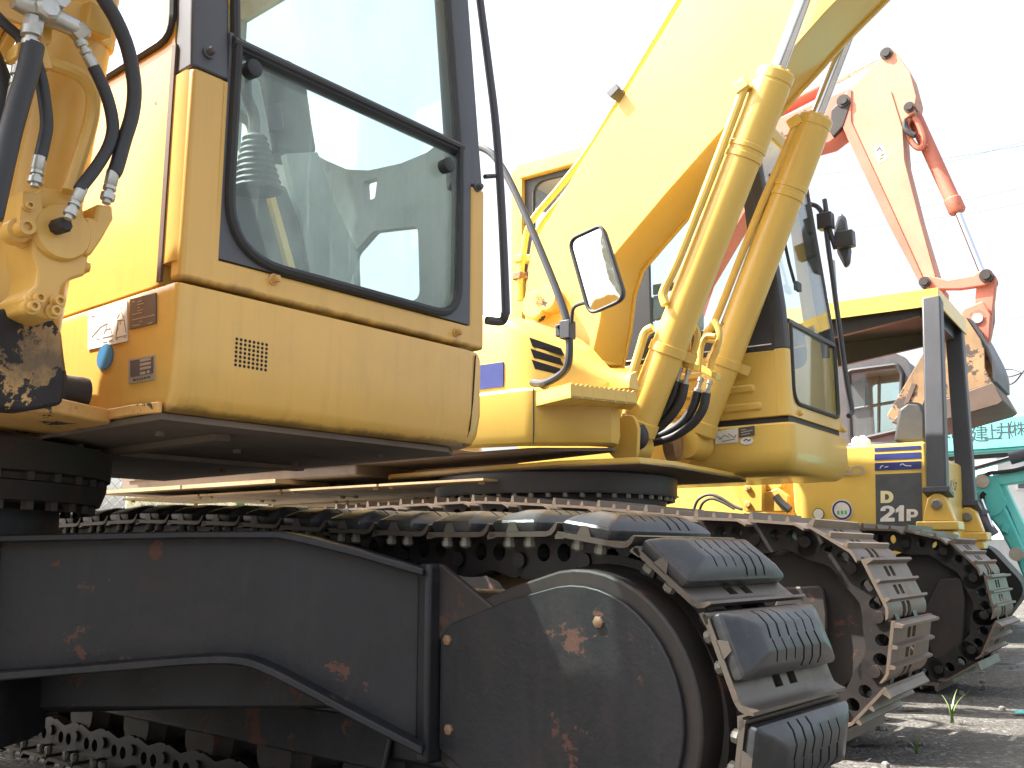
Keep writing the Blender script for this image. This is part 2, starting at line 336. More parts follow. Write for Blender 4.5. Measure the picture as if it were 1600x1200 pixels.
# ------------------------------------------------------------------ crawler tracks
def dense(pts, closed=True, step=.01):
    out = []; N = len(pts)
    for i in range(N):
        a, b = Vector(pts[i]), Vector(pts[(i+1) % N]); k = max(1, int((b-a).length/step))
        out += [a.lerp(b, j/k) for j in range(k)]
    return out
def loop_path(front, rf, rear, rr, top):         # (x,z) loop: along the top forward, round the front, back along the ground
    P = [Vector(p) for p in top]
    P += [Vector((front[0]+rf*math.cos(a), front[1]+rf*math.sin(a))) for a in [R(88-6*i) for i in range(30)]]
    P += [Vector((rear[0]+rr*math.cos(a), rear[1]+rr*math.sin(a))) for a in [R(-90-6*i) for i in range(30)]]
    return P
def hinges(path, pitch, start):
    D = dense(path); L = len(D); i = min(range(L), key=lambda k: (D[k]-Vector(start)).length); pts = [D[i]]; k = i; n = 0
    per = sum((D[j]-D[j-1]).length for j in range(L)); N = round(per/pitch)
    def march(q):
        pts = [D[i].copy()]; j = i; rem = 0
        for _ in range(N):
            c = pts[-1]; guard = 0
            while (D[(j+1) % L]-c).length < q and guard < L: j += 1; guard += 1
            a, e = D[j % L], D[(j+1) % L]; lo, hi = 0.0, 1.0
            for _ in range(14):
                m_ = (lo+hi)/2
                if (a.lerp(e, m_)-c).length < q: lo = m_
                else: hi = m_
            pts.append(a.lerp(e, hi))
        return pts, j-i
    lo, hi = pitch*.8, pitch*1.2                 # stretch the pitch a little until the chain closes on itself
    for _ in range(22):
        q = (lo+hi)/2; pts, adv = march(q)
        if adv < L: lo = q
        else: hi = q
    return pts
def chain_mats(pts, y, o, dz=0):
    out = []
    for i in range(len(pts)-1):
        a, b = pts[i], pts[i+1]; d = (b-a).normalized(); nx, nz = -d.y, d.x
        out.append(Matrix(((d.x, 0, nx, a.x-o.x), (0, 1, 0, y-o.y), (d.y, 0, nz, a.y-o.z), (0, 0, 0, 1))))
    return out
def slab_cells(mb, xs, ys, z0, z1, skip):
    for i in range(len(xs)-1):
        for j in range(len(ys)-1):
            if (i, j) not in skip: mb.box((xs[i], ys[j], z0), (xs[i+1], ys[j+1], z1))
def grouser_shoe(p, w, sc=1.0):
    b = MB(); c = w*.5; s = .020*sc
    ys = [0, c-.082*sc, c-.082*sc+.048*sc, c-.008*sc, c+.040*sc, w]
    xs = [.0, .135*p, .31*p, .46*p, .62*p, .74*p]
    slab_cells(b, xs, ys, 0, .012, {(1, 1), (1, 3), (3, 1), (3, 3)})
    for x, h, wd in ((.055*p, .042, .05), (.385*p, .032, .045), (.69*p, .032, .045)):
        pr = [(x-wd*p*.9, .010), (x-wd*p*.42, h), (x+wd*p*.42, h), (x+wd*p*.9, .010)]
        b.prism([(a, 0, z) for a, z in pr], (0, w, 0))
    tail = [(.735*p, .012), (.80*p, .011), (.88*p, .004), (.955*p, -.010), (.965*p, -.019), (.87*p, -.007), (.80*p, 0), (.735*p, 0)]
    for a, e in ((0, ys[1]), (ys[2], ys[3]), (ys[4], w)): b.prism([(x, a, z) for x, z in tail], (0, e-a, 0))
    return b
def pad_shoe(p, w):
    b = MB(); c = w*.5; ys = [0, c-.060, c-.022, c+.010, c+.048, w]
    slab_cells(b, [0, .675*p, .80*p, .84*p], ys, 0, .012, {(1, 1), (1, 3)})
    lip = [(.835*p, .012), (.88*p, .013), (.93*p, .021), (.975*p, .032), (1.005*p, .030), (.97*p, .014), (.92*p, .004), (.835*p, 0)]
    b.prism([(x, 0, z) for x, z in lip], (0, w, 0))
    b.prism([(x, 0, z) for x, z in [(-.02*p, -.006), (-.02*p, .004), (.03*p, .012), (.055*p, .012), (.06*p, .009), (.1*p, .006), (.1*p, -.002)]], (0, w, 0))
    for x in (.36*p,):               # upright prongs that grip the rubber at both ends
        for y in (0, w-.012): b.prism([(x-.020, y, .010), (x-.009, y, .034), (x+.009, y, .034), (x+.020, y, .010)], (0, .012, 0))
    return b
def rubber_pad(p, w):
    x0, x1 = .055*p, .67*p; h0, h1 = .013, .066; b = MB()
    def rr(ix, iy, z, r): return [Vector((q.x, q.y, z)) for q in roundpoly([(x0+ix, iy), (x1-ix, iy), (x1-ix, w-iy), (x0+ix, w-iy)], r, 3)]
    b.loft([rr(.0, .006, h0, .008), rr(-.004, .002, h0+.012, .010), rr(-.004, .002, h0+.020, .012), rr(.000, .006, h0+.026, .012), rr(.012, .036, h0+.040, .012), rr(.033, .082, h1-.001, .010), rr(.037, .088, h1, .008)])
    cut = MB(); L = x1-x0
    for k in range(6):
        yc = w*.5+(k-2.5)*.043
        for s in (-1, 1):
            if s > 0 and k > 2 or s < 0 and k < 3:
                a = Vector((x0+L*.5-s*.002, yc-.004, h1)); e = Vector((x0+L*(.5+s*.52), yc+.010, h1-.002))
                d = (e-a); n = Vector((-d.y, d.x, 0)).normalized()*.0042
                cut.obox((a+e)/2, d/2, n, (0, 0, .026))
            else:
                a = Vector((x0+L*.5+s*.004, yc, h1)); e = Vector((x0+L*(.5+s*.40), yc+.006, h1)); d = e-a
                cut.obox((a+e)/2, d/2, Vector((-d.y, d.x, 0)).normalized()*.003, (0, 0, .012))
    mo = bpy.data.objects.new('pad_tmp', b.mesh('pad_tmp', smooth=0)); co = bpy.data.objects.new('cut_tmp', cut.mesh('cut_tmp', smooth=0))
    COL.objects.link(mo); COL.objects.link(co); md = mo.modifiers.new('b', 'BOOLEAN'); md.object = co; md.operation = 'DIFFERENCE'; md.solver = 'EXACT'; md.use_self = True
    bpy.context.view_layer.update(); me = bpy.data.meshes.new_from_object(mo.evaluated_get(bpy.context.evaluated_depsgraph_get()))
    bpy.data.objects.remove(mo); bpy.data.objects.remove(co); me.name = 'rubber_pad'; me.shade_smooth(); me.set_sharp_from_angle(angle=R(25)); return me
def link_plate(p, h, t):
    b = MB(); pts = [(-.06*p, -.0), (1.02*p, -.0), (1.10*p, -.4*h), (1.06*p, -.85*h), (.92*p, -h), (.55*p, -.80*h), (.2*p, -h), (.0, -h), (-.09*p, -.6*h)]
    P = [Vector((q.x, 0, q.y)) for q in roundpoly(pts, .12*p, 3)]
    def ell(cx, cz, rx, rz, n=10): return [Vector((cx+rx*math.cos(2*math.pi*i/n), 0, cz+rz*math.sin(2*math.pi*i/n))) for i in range(n)]
    b.prism(P, (0, t, 0), [ell(.36*p, -.36*h, .10*p, .22*h), ell(.66*p, -.36*h, .10*p, .22*h)])
    b.cyl((.02*p, -.012, -.55*h), (.02*p, t+.012, -.55*h), .19*h, 12)
    return b
def make_track(root, name, fr, y0, w, path, pitch, start, kind, label=None, lh=.105):
    """the part 'track' is the roller frame; shoes, pads, links and bolts are its pieces"""
    pts = hinges(path, pitch, start); o = fr.o
    return pts
def fill_track(track, fr, y0, w, path, pitch, start, kind, shoemat, lh=.105, lw=.04, ly=(.13, .29)):
    pts = hinges(path, pitch, start); o = fr.o; Ms = chain_mats(pts, y0, o)
    sb = pad_shoe(pitch, w) if kind == 'pad' else grouser_shoe(pitch, w)
    sm = sb.mesh('track_shoe'); sm.materials.append(shoemat)
    lm = link_plate(pitch, lh, lw).mesh('track_link'); lm.materials.append(M['link'])
    if kind == 'pad':
        pm = rubber_pad(pitch, w); pm.materials.clear(); pm.materials.append(M['pad'])
        bb = MB(); bb.lathe((0, 0, 0), (0, 0, -1), [(0, .0125), (.010, .0125), (.010, .0150), (.022, .0145), (.027, .008)], 8); bmesh_ = bb.mesh('bolt'); bmesh_.materials.append(M['bolt'])
    for Mx in Ms:
        inst(sm, 'track_shoe', track, Mx)
        for y in ly: inst(lm, 'track_link', track, Mx @ Matrix.Translation((0, y*w/.5, 0)))
        if kind == 'pad':
            inst(pm, 'rubber_pad', track, Mx)
            for bx in (.20, .50):
                inst(bmesh_, 'bolt', track, Mx @ Matrix.Translation((bx*pitch, .03, 0)))
    return pts

# ================================================================== the near excavator
A = Fr(40, -2.9, .85, 0)
exA = A.root('excavator', 'nearest yellow excavator, its cab front and rubber padded track filling the left', 'excavator')
AX = -1.85                                       # plane of the cab base's front
def rot90(p): return p
# --- cab base ("skirt") with its rounded outer corner
def skirt_ring(z, ins, r=.10):
    x0, x1, y0, y1 = -3.6, AX-ins, 1.08+ins*.3, 2.112-ins*1.2
    P = roundpoly([(x0, y0), (x1, y0), (x1, y1), (x0, y1)], [.01, .018, r, .01], 6); return [Vector((p.x, p.y, z)) for p in P]
b = MB(); b.loft([skirt_ring(1.062, .030), skirt_ring(1.072, .016), skirt_ring(1.10, .006), skirt_ring(1.16, .0), skirt_ring(1.325, 0), skirt_ring(1.341, .004), skirt_ring(1.346, .016)])
skirt = b.build('cab_base', M['yellowskirt'], exA)
b = MB()                                         # seam of the corner panel, a recessed dark line
b.tube([(AX-.024, 2.016, 1.066), (AX-.004, 2.020, 1.11), (AX+.0005, 2.028, 1.2), (AX+.0005, 2.038, 1.33)], .0022, 6)
b.build('panel_seam', M['hole'], skirt)
b = MB()
for i in range(8):
    for j in range(7):
        y = 1.231+i*.0116; z = 1.240-j*.0100
        b.cyl((AX-.004, y, z), (AX+.0006, y, z), .0038, 8)
b.build('speaker_hole_grid', M['hole'], skirt)
# --- stickers and plates on the cab base side
def side_plate(fr, parent, pts, y, mat, name, th=.003, lab=None):
    b = MB(); b.prism(fr.ats(pts, 'y', y), (0, -th, 0)); o = b.build(name, mat, parent)
    if lab: o['label'] = lab
    return o
dy = 1.0795
wp = side_plate(A, skirt, [(139,487),(200,470),(200,533),(139,547)], dy, M['white'], 'sticker', lab='white sticker with a machine outline drawing')
bp1 = side_plate(A, skirt, [(204,468),(245,458),(245,505),(204,515)], dy, M['plate'], 'plate', lab='dark printed plate')
bp2 = side_plate(A, skirt, [(202,562),(242,554),(242,593),(202,600)], dy, M['alu'], 'plate', lab='aluminium type plate')
oc = A.at(165, 558, 'y', dy); ov = [(oc.x+.037*math.cos(a), dy, oc.z+.031*math.sin(a)) for a in [2*math.pi*i/24 for i in range(24)]]
b = MB(); b.prism(ov, (0, -.003, 0)); o = b.build('sticker', M['blueoval'], skirt); o['label'] = 'blue oval sticker'
# print on them
def lines_on(fr, parent, y, segs, mat, name, r=.0011):
    b = MB()
    for s in segs:
        P = fr.ats(s, 'y', y)
        for q in range(len(P)-1):
            d = P[q+1]-P[q]; n = Vector((-d.z, 0, d.x)).normalized()*r; b.prism([P[q]+n, P[q]-n, P[q+1]-n, P[q+1]+n], (0, -.0006, 0))
    return b.build(name, mat, parent, smooth=0)
lines_on(A, skirt, dy-.0032, [[(143,527),(158,510),(168,505),(172,512)],[(160,528),(177,524)],[(162,522),(165,515),(173,513),(174,521)],[(150,528),(156,531)],[(166,508),(166,514)],[(181,526),(185,501),(194,500),(197,520)],
    [(184,505),(184,516)],[(183,501),(188,500),(188,507)],[(187,490),(183,497)],[(189,487),(194,497)],[(189,478),(189,484)],[(180,528),(198,524)],[(161,535),(167,534)],[(170,533),(176,531)],[(181,531),(184,530)],[(194,527),(197,527)],[(143,495),(148,493)]], M['decalgrey'], 'line_drawing', .0012)
lines_on(A, skirt, dy-.0032, [[(207,472),(211,471)],[(215,472),(222,470)],[(215,476),(225,474)],[(215,481),(219,480)],[(215,486),(224,483)],[(207,492),(222,488)],[(207,500),(242,492)],[(208,509),(219,507)],[(231,506),(238,504)],[(218,503),(222,502)]], M['alu'], 'printing', .0008)
b = MB(); b.prism(A.ats([(204,564),(240,557),(240,583),(204,589.5)], 'y', dy-.0031), (0, -.001, 0)); b.build('print_field', M['plate'], skirt)
b = MB()
for k in range(3): b.prism(A.ats([(219,561.8+k*6.4),(236,558.4+k*6.4),(236,562.4+k*6.4),(219,565.8+k*6.4)], 'y', dy-.0042), (0, -.0008, 0))
for a, c in ((219, 227), (230, 234)): b.prism(A.ats([(a,581.5-(a-219)*.2),(c,580-(a-219)*.2),(c,584.5-(a-219)*.2),(a,586-(a-219)*.2)], 'y', dy-.0042), (0, -.0008, 0))
b.build('print_box', M['alu'], skirt)
lines_on(A, skirt, dy-.0034, [[(208,594),(212,593.2)],[(214,593),(216,592.6)],[(218,592.2),(220,591.8)],[(221.5,591.5),(223.5,591)],[(225,590.8),(227.5,590.2)],[(229,590),(231,589.5)],[(232,589.3),(234.5,588.8)]], M['ink'], 'printing', .0022)
# --- bent lip along the bottom of the base's side and the main frame's front edge, paint flaking off
b = MB(); L = A.ats([(96,650),(150,641),(205,631),(248,626)], 'y', 1.07)
b.strip([(p.x, 1.080, p.z-.002) for p in L], (0, -.012, 0), (0, 0, -.024))
b.build('bottom_lip', M['yellowworn'], exA, bevel=.003)
b = MB(); b.prism([(-3.6,.30,1.050),(-2.40,.30,1.050),(-2.06,.60,1.050),(-2.02,.92,1.050),(-2.10,1.077,1.050),(-3.6,1.077,1.050)], (0, 0, .034)); b.build('main_frame', M['yellowworn'], exA, bevel=.005)
b = MB(); b.prism([(-3.55,1.085,1.045),(-1.90,1.085,1.045),(-1.90,1.98,1.045),(-1.96,2.06,1.045),(-3.55,2.06,1.045)], (0, 0, .014)); b.box((-3.5, 1.3, 1.028), (-2.02, 1.34, 1.044)); b.box((-2.62,1.1,1.030),(-2.58,2.0,1.044)); b.box((-3.55,.35,1.030),(-2.45,1.08,1.049))
for x, y in ((-2.1,1.2),(-2.1,1.9),(-2.5,1.2),(-2.5,1.9),(-2.3,1.55),(-2.9,1.3),(-2.9,1.9)): b.cyl((x,y,1.046),(x,y,1.034),.012,6)
b.build('underside_cover', M['under'], exA)
# --- cab
XF = -1.868
def yz(pts, x): return [(x, p[0], p[1]) for p in pts]
win_in = roundpoly([(1.2035,2.0),(1.2035,1.436),(1.982,1.436),(1.982,2.0)], [0,.155,.10,0], 8)
outl = [(1.092,1.356),(2.098,1.356),(2.098,1.86),(2.036,1.86),(2.036,1.422),(1.182,1.422),(1.182,1.86),(1.092,1.86)]
b = MB(); b.prism(yz(outl, XF), (-.05, 0, 0)); cabf = b.build('cab', M['yellowcab'], exA, bevel=.012, seg=3); cabf['label'] = 'yellow lower cab front'
b = MB()                                         # corner post of the boom side, rounded, with its bright edge
b.loft([[Vector((XF-.002+dx, 1.10+dy_, z)) for dx, dy_ in [(0,.085),(0,.012),(-.006,-.004),(-.022,-.013),(-.07,-.013),(-.075,.03),(-.075,.08)]] for z in (1.40, 1.855)]); b.build('corner_post', M['yellow'], exA)
surr = [(p.x, p.y) for p in win_in]
b = MB(); b.prism(yz([(1.184,1.985),(1.184,1.424),(2.034,1.424),(2.034,1.985)]+[(p[0],p[1]-.015) if p[1] > 1.99 else p for p in surr[::-1]], XF-.002), (-.03,0,0)); b.build('window_surround', M['greypaint'], exA)
b = MB(); b.tube([(XF+.002, p.x, min(p.y, 1.97)) for p in win_in], .0125, 8); b.build('window_seal', M['black'], exA)
b = MB(); b.prism(yz([(p.x, min(p.y, 1.968)) for p in win_in], XF-.012), (-.005,0,0)); lowg = b.build('front_window', M['glass'], exA); lowg['label'] = 'dusty greenish lower front window'
b = MB(); b.prism([(XF+.004,1.19,1.948),(XF+.004,1.19,1.976),(XF-.03,1.19,1.980),(XF-.03,1.19,1.944)], (0,.80,0)); b.tube([(XF+.006,1.19,1.962),(XF+.006,1.99,1.962)], .010, 8); b.build('window_divider', M['darkpaint'], exA)
def lean(z): return XF-.10*max(0, z-1.86)
def post(name, sec, z0, z1, mat, k=6):
    b = MB(); b.loft([[Vector((lean(z)+dx, y, z)) for dx, y in sec] for z in [z0+(z1-z0)*i/k for i in range(k+1)]]); return b.build(name, mat, exA, bevel=.004)
post('front_post', [(0,1.100),(-.006,1.090),(-.07,1.090),(-.07,1.19),(-.03,1.205),(0,1.185)], 1.862, 3.02, M['greypaint'])
post('front_post', [(-.002,2.012),(-.002,2.085),(-.012,2.098),(-.09,2.098),(-.09,2.02),(-.03,1.985),(-.016,1.985)], 1.862, 3.02, M['greypaint'])
b = MB(); b.prism([(lean(1.985)-.014,1.198,1.985),(lean(1.985)-.014,1.992,1.985),(lean(2.98)-.014,1.992,2.98),(lean(2.98)-.014,1.198,2.98)], (-.005,0,0)); b.build('front_window', M['glass'], exA)['label'] = 'upper front window'
b = MB(); b.loft([[Vector((x, y, z)) for x, y in ((-3.46,1.08),(-1.98,1.08),(-1.98,2.11),(-3.46,2.11))] for z in (3.02, 3.08)]); b.build('roof', M['yellow'], exA, bevel=.03, seg=3)
for y_ in (1.2035, 1.985): b = MB(); b.tube([(lean(z)+.002, y_, z) for z in (1.97,2.3,2.7,3.0)], .0125, 8); b.build('window_seal', M['black'], exA)
def wall_y(name, y, outer, holes, mat, th=.035):
    b = MB(); b.prism([(x, y, z) for x, z in outer], (0, th, 0), [[(p.x, y, p.y) for p in h] for h in holes]); return b.build(name, mat, exA)
hr = roundpoly([(-3.25,1.962),(-1.957,1.962),(-2.04,2.93),(-3.25,2.93)], .05, 4)
wall_y('side_wall', 1.089, [(-3.46,1.356),(-1.945,1.356),(-1.945,1.86),(-2.02,3.02),(-3.46,3.02)], [hr], M['yellow'])
b = MB(); b.tube([(p.x, 1.086, p.y) for p in hr]+[(hr[0].x, 1.086, hr[0].y)], .010, 6); b.build('window_seal', M['black'], exA)
b = MB(); b.prism([(p.x, 1.105, p.y) for p in hr], (0, .005, 0)); b.build('side_window', M['glass2'], exA)
b = MB(); b.box((-1.953,1.083,1.36),(-1.936,1.0895,1.935)); b.build('weatherstrip', M['brown'], exA)
h1 = [Vector(p) for p in [(-3.2,2.35),(-2.9,2.33),(-2.76,2.25),(-2.66,2.18),(-2.5,2.09),(-2.38,2.054),(-2.22,2.036),(-2.1,2.04),(-2.0,2.07),(-2.01,2.3),(-2.08,2.93),(-3.2,2.93)]]
h2 = roundpoly([(-2.43,1.545),(-2.12,1.555),(-2.135,1.80),(-2.35,1.83),(-2.45,1.77)], .03, 3)
h3 = roundpoly([(-2.40,1.945),(-2.345,1.945),(-2.335,2.017),(-2.41,2.022)], .008, 2)
wall_y('door', 2.072, [(-3.46,1.356),(-1.97,1.356),(-1.97,1.86),(-2.05,3.02),(-3.46,3.02)], [h1, h2, h3], M['interior'], .03)
b = MB(); b.prism([(p.x, 2.09, p.y) for p in h1], (0, .004, 0)); b.prism([(p.x, 2.09, p.y) for p in h2], (0, .004, 0)); b.build('door_window', M['glass2'], exA)
b = MB(); b.prism([(-3.46,1.125,1.356),(-3.46,2.07,1.356),(-3.46,2.07,3.02),(-3.46,1.125,3.02)], (.03,0,0), [[(-3.46,1.25,1.95),(-3.46,1.95,1.95),(-3.46,1.95,2.9),(-3.46,1.25,2.9)]]); b.build('rear_wall', M['interior'], exA)
b = MB(); b.prism([(-3.448,1.25,1.95),(-3.448,1.95,1.95),(-3.448,1.95,2.9),(-3.448,1.25,2.9)], (.004,0,0)); b.build('rear_window', M['glass2'], exA)
b = MB(); b.box((-3.43,1.13,1.356),(-1.925,2.07,1.372)); b.build('cab_floor', M['interiordark'], exA)
# interior
def slab(fr, pts, ax, val, vec): b = MB(); b.prism(fr.ats(pts, ax, val), vec); return b
slab(A, [(414,96),(452,92),(478,108),(489,190),(497,238),(476,243),(430,236),(424,180)], 'x', -2.50, (-.14,0,0)).build('seat_back', M['interiordark'], exA, bevel=.015)
slab(A, [(370,170),(372,120),(392,98),(408,128),(420,190),(428,238),(408,232),(398,190)], 'x', -2.22, (-.05,0,0)).build('control_console', M['interior'], exA, bevel=.01)
slab(A, [(447,240),(497,237),(525,320),(562,398),(540,470),(492,470),(470,340)], 'x', -2.32, (-.03,0,0)).build('side_panel', M['interior'], exA, bevel=.004)
slab(A, [(420,300),(428,298),(462,420),(452,420)], 'x', -2.26, (-.02,0,0)).build('belt', M['lemon'], exA)
b = MB(); base = A.at(402, 300, 'x', -2.16); tip = A.at(398, 212, 'x', -2.16); pr = []
for k in range(19):
    t = k/18; pr.append((t*(tip-base).length, lerp(.070, .030, t)+(.003 if k % 2 else -.002)))
b.lathe(base, tip-base, pr, 18); b.build('lever_boot', M['interiordark'], exA)
b = MB(); b.tube(spline(A.ats([(398,212),(396,180),(385,150),(384,120)], 'x', -2.16), 5), .016, 8); b.build('control_lever', M['interiordark'], exA)
slab(A, [(362,300),(448,285),(470,340),(492,480),(362,440)], 'x', -2.30, (-.22,0,0)).build('console_box', M['interiordark'], exA, bevel=.02)
slab(A, [(415,165),(440,160),(445,200),(420,206)], 'x', -2.44, (-.04,0,0)).build('monitor', M['cabgrey'], exA, bevel=.006)
# knobs, bolts, fittings on the cab front
def knob(px, py, r, mat, name, d=.02, x=XF+.0):
    p = A.at(px, py, 'x', x); b = MB(); b.lathe((x-.01, p.y, p.z), (1,0,0), [(0,r*.9),(.01+d*.7,r),(.01+d*.95,r*.94),(.01+d,r*.85)], 22); return b.build(name, mat, exA)
knob(391,110,.0225,M['black'],'glass_fastener',.022,XF-.004); knob(695,260,.0225,M['black'],'glass_fastener',.022,XF-.004)
def hexbolt(px, py, r, x, mat):
    p = A.at(px, py, 'x', x); b = MB(); b.lathe((x-.004, p.y, p.z), (1,0,0), [(0,r*1.45),(.008,r*1.45),(.009,r*1.3)], 18); b.lathe((x+.004, p.y, p.z), (1,0,0), [(0,r),(.014,r),(.018,r*.8)], 6); b.cyl((x+.02,p.y,p.z),(x+.0235,p.y,p.z),r*.5,8); return b.build('bolt', mat, exA)
hexbolt(427,437,.010,XF,M['yellowworn']); hexbolt(712,520,.009,XF,M['yellowworn']); hexbolt(326,82,.010,XF,M['greypaint']); hexbolt(745,293,.010,XF,M['greypaint'])
# grab rail outside the door
P = A.ats([(742,-70),(750,0),(763,100),(775,200),(784,330),(790,470)], 'y', 2.17); P2 = A.ats([(789,492),(783,502)], 'y', 2.17)
b = MB(); b.tube(spline(P+P2+[Vector((P2[-1].x-.015, 2.12, P2[-1].z-.004))], 6), .0135, 10); b.tube([A.at(772,275,'y',2.17), A.at(758,276,'y',2.10)], .008, 6); b.build('grab_rail', M['darkpaint'], exA)
# --- boom foot, cylinder, holding valve and hoses at the left edge
def lug(y, pts, ax='y', th=.035): b = MB(); b.prism(roundpoly(A.ats(pts, ax, y), .04, 4), (0, -th, 0)); return b.build('boom_bracket', M['grimy'], exA, bevel=.006)
lug(.99, [(100,628),(104,575),(92,500),(60,470),(20,500),(-40,600),(-60,636)]); 
b = MB(); b.prism(roundpoly([(-2.06,.66,1.118),(-2.06,.66,1.25),(-2.12,.66,1.34),(-2.26,.66,1.34),(-2.5,.66,1.118)], .03, 4), (0,-.035,0)); b.build('boom_bracket', M['grimy'], exA, bevel=.006)
c0 = A.at(18, 600, 'y', .86); c1 = A.at(122, 20, 'y', .86); ax = (c1-c0).normalized(); ca = c0-ax*.05
b = MB(); b.lathe(ca, ax, [(0,.045),(.06,.064),(.10,.076),(1.25,.076)], 28); bc = b.build('boom_cylinder', M['yellow'], exA)
q = A.at(130, 40, 'y', .86); tq = (q-ca).dot(ax)
b = MB(); b.lathe(ca, ax, [(tq-.032,.076),(tq-.032,.083),(tq+.032,.083),(tq+.032,.076)], 28); e, g = frame_of(ax)
pc = ca+ax*tq; dirr = (A.at(200,45,'y',.86)-pc); dirr = (dirr-ax*dirr.dot(ax)).normalized(); up = ax
b.obox(pc+dirr*.092, dirr*.027, up*.03, ax.cross(dirr)*.027); b.build('clamp_band', M['yellow'], bc, bevel=.004)
b = MB(); b.cyl((c0.x,.60,c0.z),(c0.x,1.02,c0.z),.036,20); b.cyl((c0.x,.68,c0.z),(c0.x,.95,c0.z),.062,22); b.build('pivot_pin', M['steelrust'], exA)
b = MB(); b.prism(roundpoly(A.ats([(-60,520),(-20,486),(30,478),(80,492),(98,520),(104,575),(100,632),(40,642),(-60,634)], 'x', -1.965), .02, 3), (-.07,0,0)); b.build('boom_bracket', M['grimy'], exA, bevel=.008)
XV = -1.875
def vblock(pts, x, d, name='valve_block', mat='yellow', bv=.006, parent=None): b = MB(); b.prism(A.ats(pts, 'x', x), (-d,0,0)); return b.build(name, M[mat], parent or exA, bevel=bv, seg=2)
vb = vblock([(52,330),(60,298),(72,292),(112,297),(130,320),(134,352),(140,395),(134,430),(112,436),(98,448),(92,470),(100,488),(84,500),(62,494),(42,484),(38,462),(56,446),(60,420),(52,396)], XV, .13, 'holding_valve'); vb['label'] = 'cast yellow valve block with hose ports'
vblock([(30,352),(36,298),(64,302),(70,350),(56,364),(32,348)], XV+.012, .08, 'valve_cap', parent=vb)
vblock([(128,352),(136,338),(148,342),(152,318),(176,320),(178,342),(160,374),(142,400),(132,398)], XV+.01, .07, 'port_block', parent=vb)
pv = A.at(95,364,'x',XV); b = MB(); b.lathe(pv+Vector((-.02,0,0)), (1,0,0), [(0,.058),(.028,.058),(.034,.054)], 28); b.build('round_cover', M['yellow'], vb)
b = MB(); pv2 = A.at(92,352,'x',XV+.03); b.lathe(pv2-Vector((.04,0,0)), (1,.1,0), [(0,.016),(.055,.016),(.06,.012)], 8); b.build('dirty_fitting', M['steelrust'], vb)
def vbolt(px, py, r, x=XV, d=.03, mat='yellow'):
    p = A.at(px, py, 'x', x); b = MB(); b.lathe(p-Vector((.02,0,0)), (1,0,0), [(0,r*1.5),(.02+d*.3,r*1.5),(.02+d*.32,r),(.02+d,r),(.02+d,r*.55),(.012+d,r*.5)], 16); return b.build('bolt', M[mat], vb)
for q in ((57,467),(48,480),(88,472),(82,487)): vbolt(*q, .0105, XV+.002, .02)
vbolt(26,362,.016,XV-.02,.05); vbolt(44,322,.008,XV+.012,.012); vbolt(45,362,.022,XV-.03,.03)
b = MB(); b.cyl(A.at(112,414,'x',XV-.03), A.at(138,418,'x',XV-.03), .011, 14); b.cyl(A.at(128,417,'x',XV-.03), A.at(134,418,'x',XV-.03), .0135, 14); b.build('plug', M['yellow'], vb)
# rigid pipe on the cylinder
b = MB(); b.tube(spline(A.ats([(48,88),(70,96),(100,106),(128,120),(143,142),(145,170),(138,205),(124,250),(108,300)], 'x', -1.855), 5), .0150, 10); b.obox(A.at(55,92,'x',-1.85), (.02,0,0), (0,.018,.006), (0,-.008,.022)); b.build('hydraulic_pipe', M['yellow'], exA)
def hose(fr, root, pts, r, mat='hose', name='hose', n=8): b = MB(); b.tube(spline(pts, 7), r, 12); return b.build(name, M[mat], root)
XH = -1.80
def fit(fr, root, a, b_, r, name='hose_fitting'):
    a, b_ = Vector(a), Vector(b_); L = (b_-a).length; f = [(0,r*.75),(.12*L,r*.75),(.12*L,r*1.25),(.30*L,r*1.25),(.32*L,r*.8),(.42*L,r*.8),(.42*L,r*1.15),(.52*L,r*1.15),(.54*L,r*.9),(.60*L,r*1.12),(L,r*1.12)]
    b = MB(); b.lathe(a, b_-a, f, 12); return b.build(name, M['zinc'], root)
hose(A, exA, A.ats([(142,-40),(160,-5),(180,28),(196,65),(205,100),(210,140),(206,180),(194,220),(182,262),(177,272)], 'x', XH), .0148)
fit(A, exA, A.at(166,318,'x',XH), A.at(177,268,'x',XH), .0115)
hose(A, exA, A.ats([(146,104),(155,122),(166,148),(174,178),(176,205),(168,232),(150,262),(130,288),(124,297)], 'x', XH), .0125)
fit(A, exA, A.at(106,342,'x',XH), A.at(128,294,'x',XH), .0105); fit(A, exA, A.at(121,56,'x',XH), A.at(148,108,'x',XH), .0105)
hose(A, exA, A.ats([(56,96),(64,125),(70,160),(73,195),(68,225),(62,250)], 'x', XH-.03), .0125); fit(A, exA, A.at(54,292,'x',XH-.03), A.at(62,246,'x',XH-.03), .0115)
hose(A, exA, A.ats([(52,70),(44,110),(32,150),(18,200),(4,260),(-14,340)], 'x', XH), .021); hose(A, exA, A.ats([(-30,70),(-8,120),(-2,160),(-20,240)], 'x', XH-.1), .028)
fit(A, exA, A.at(50,36,'x',XH), A.at(46,106,'x',XH), .0155); fit(A, exA, A.at(30,98,'x',XH-.02), A.at(18,165,'x',XH-.02), .010)
hose(A, exA, A.ats([(-10,20),(10,40),(30,58),(36,75)], 'x', XH-.06), .0105)
b = MB()
mt = A.ats([(20,0),(48,10),(70,22),(92,32),(118,44)], 'x', XH); b.tube(mt, [.016,.022,.026,.020,.019], 14); b.lathe(A.at(66,20,'x',XH)-Vector((.03,0,0)), (1,0,0), [(0,.024),(.06,.024),(.066,.018)], 8); b.lathe(A.at(84,4,'x',XH)-Vector((.03,0,0)), (1,0,0), [(0,.020),(.06,.020)], 6)
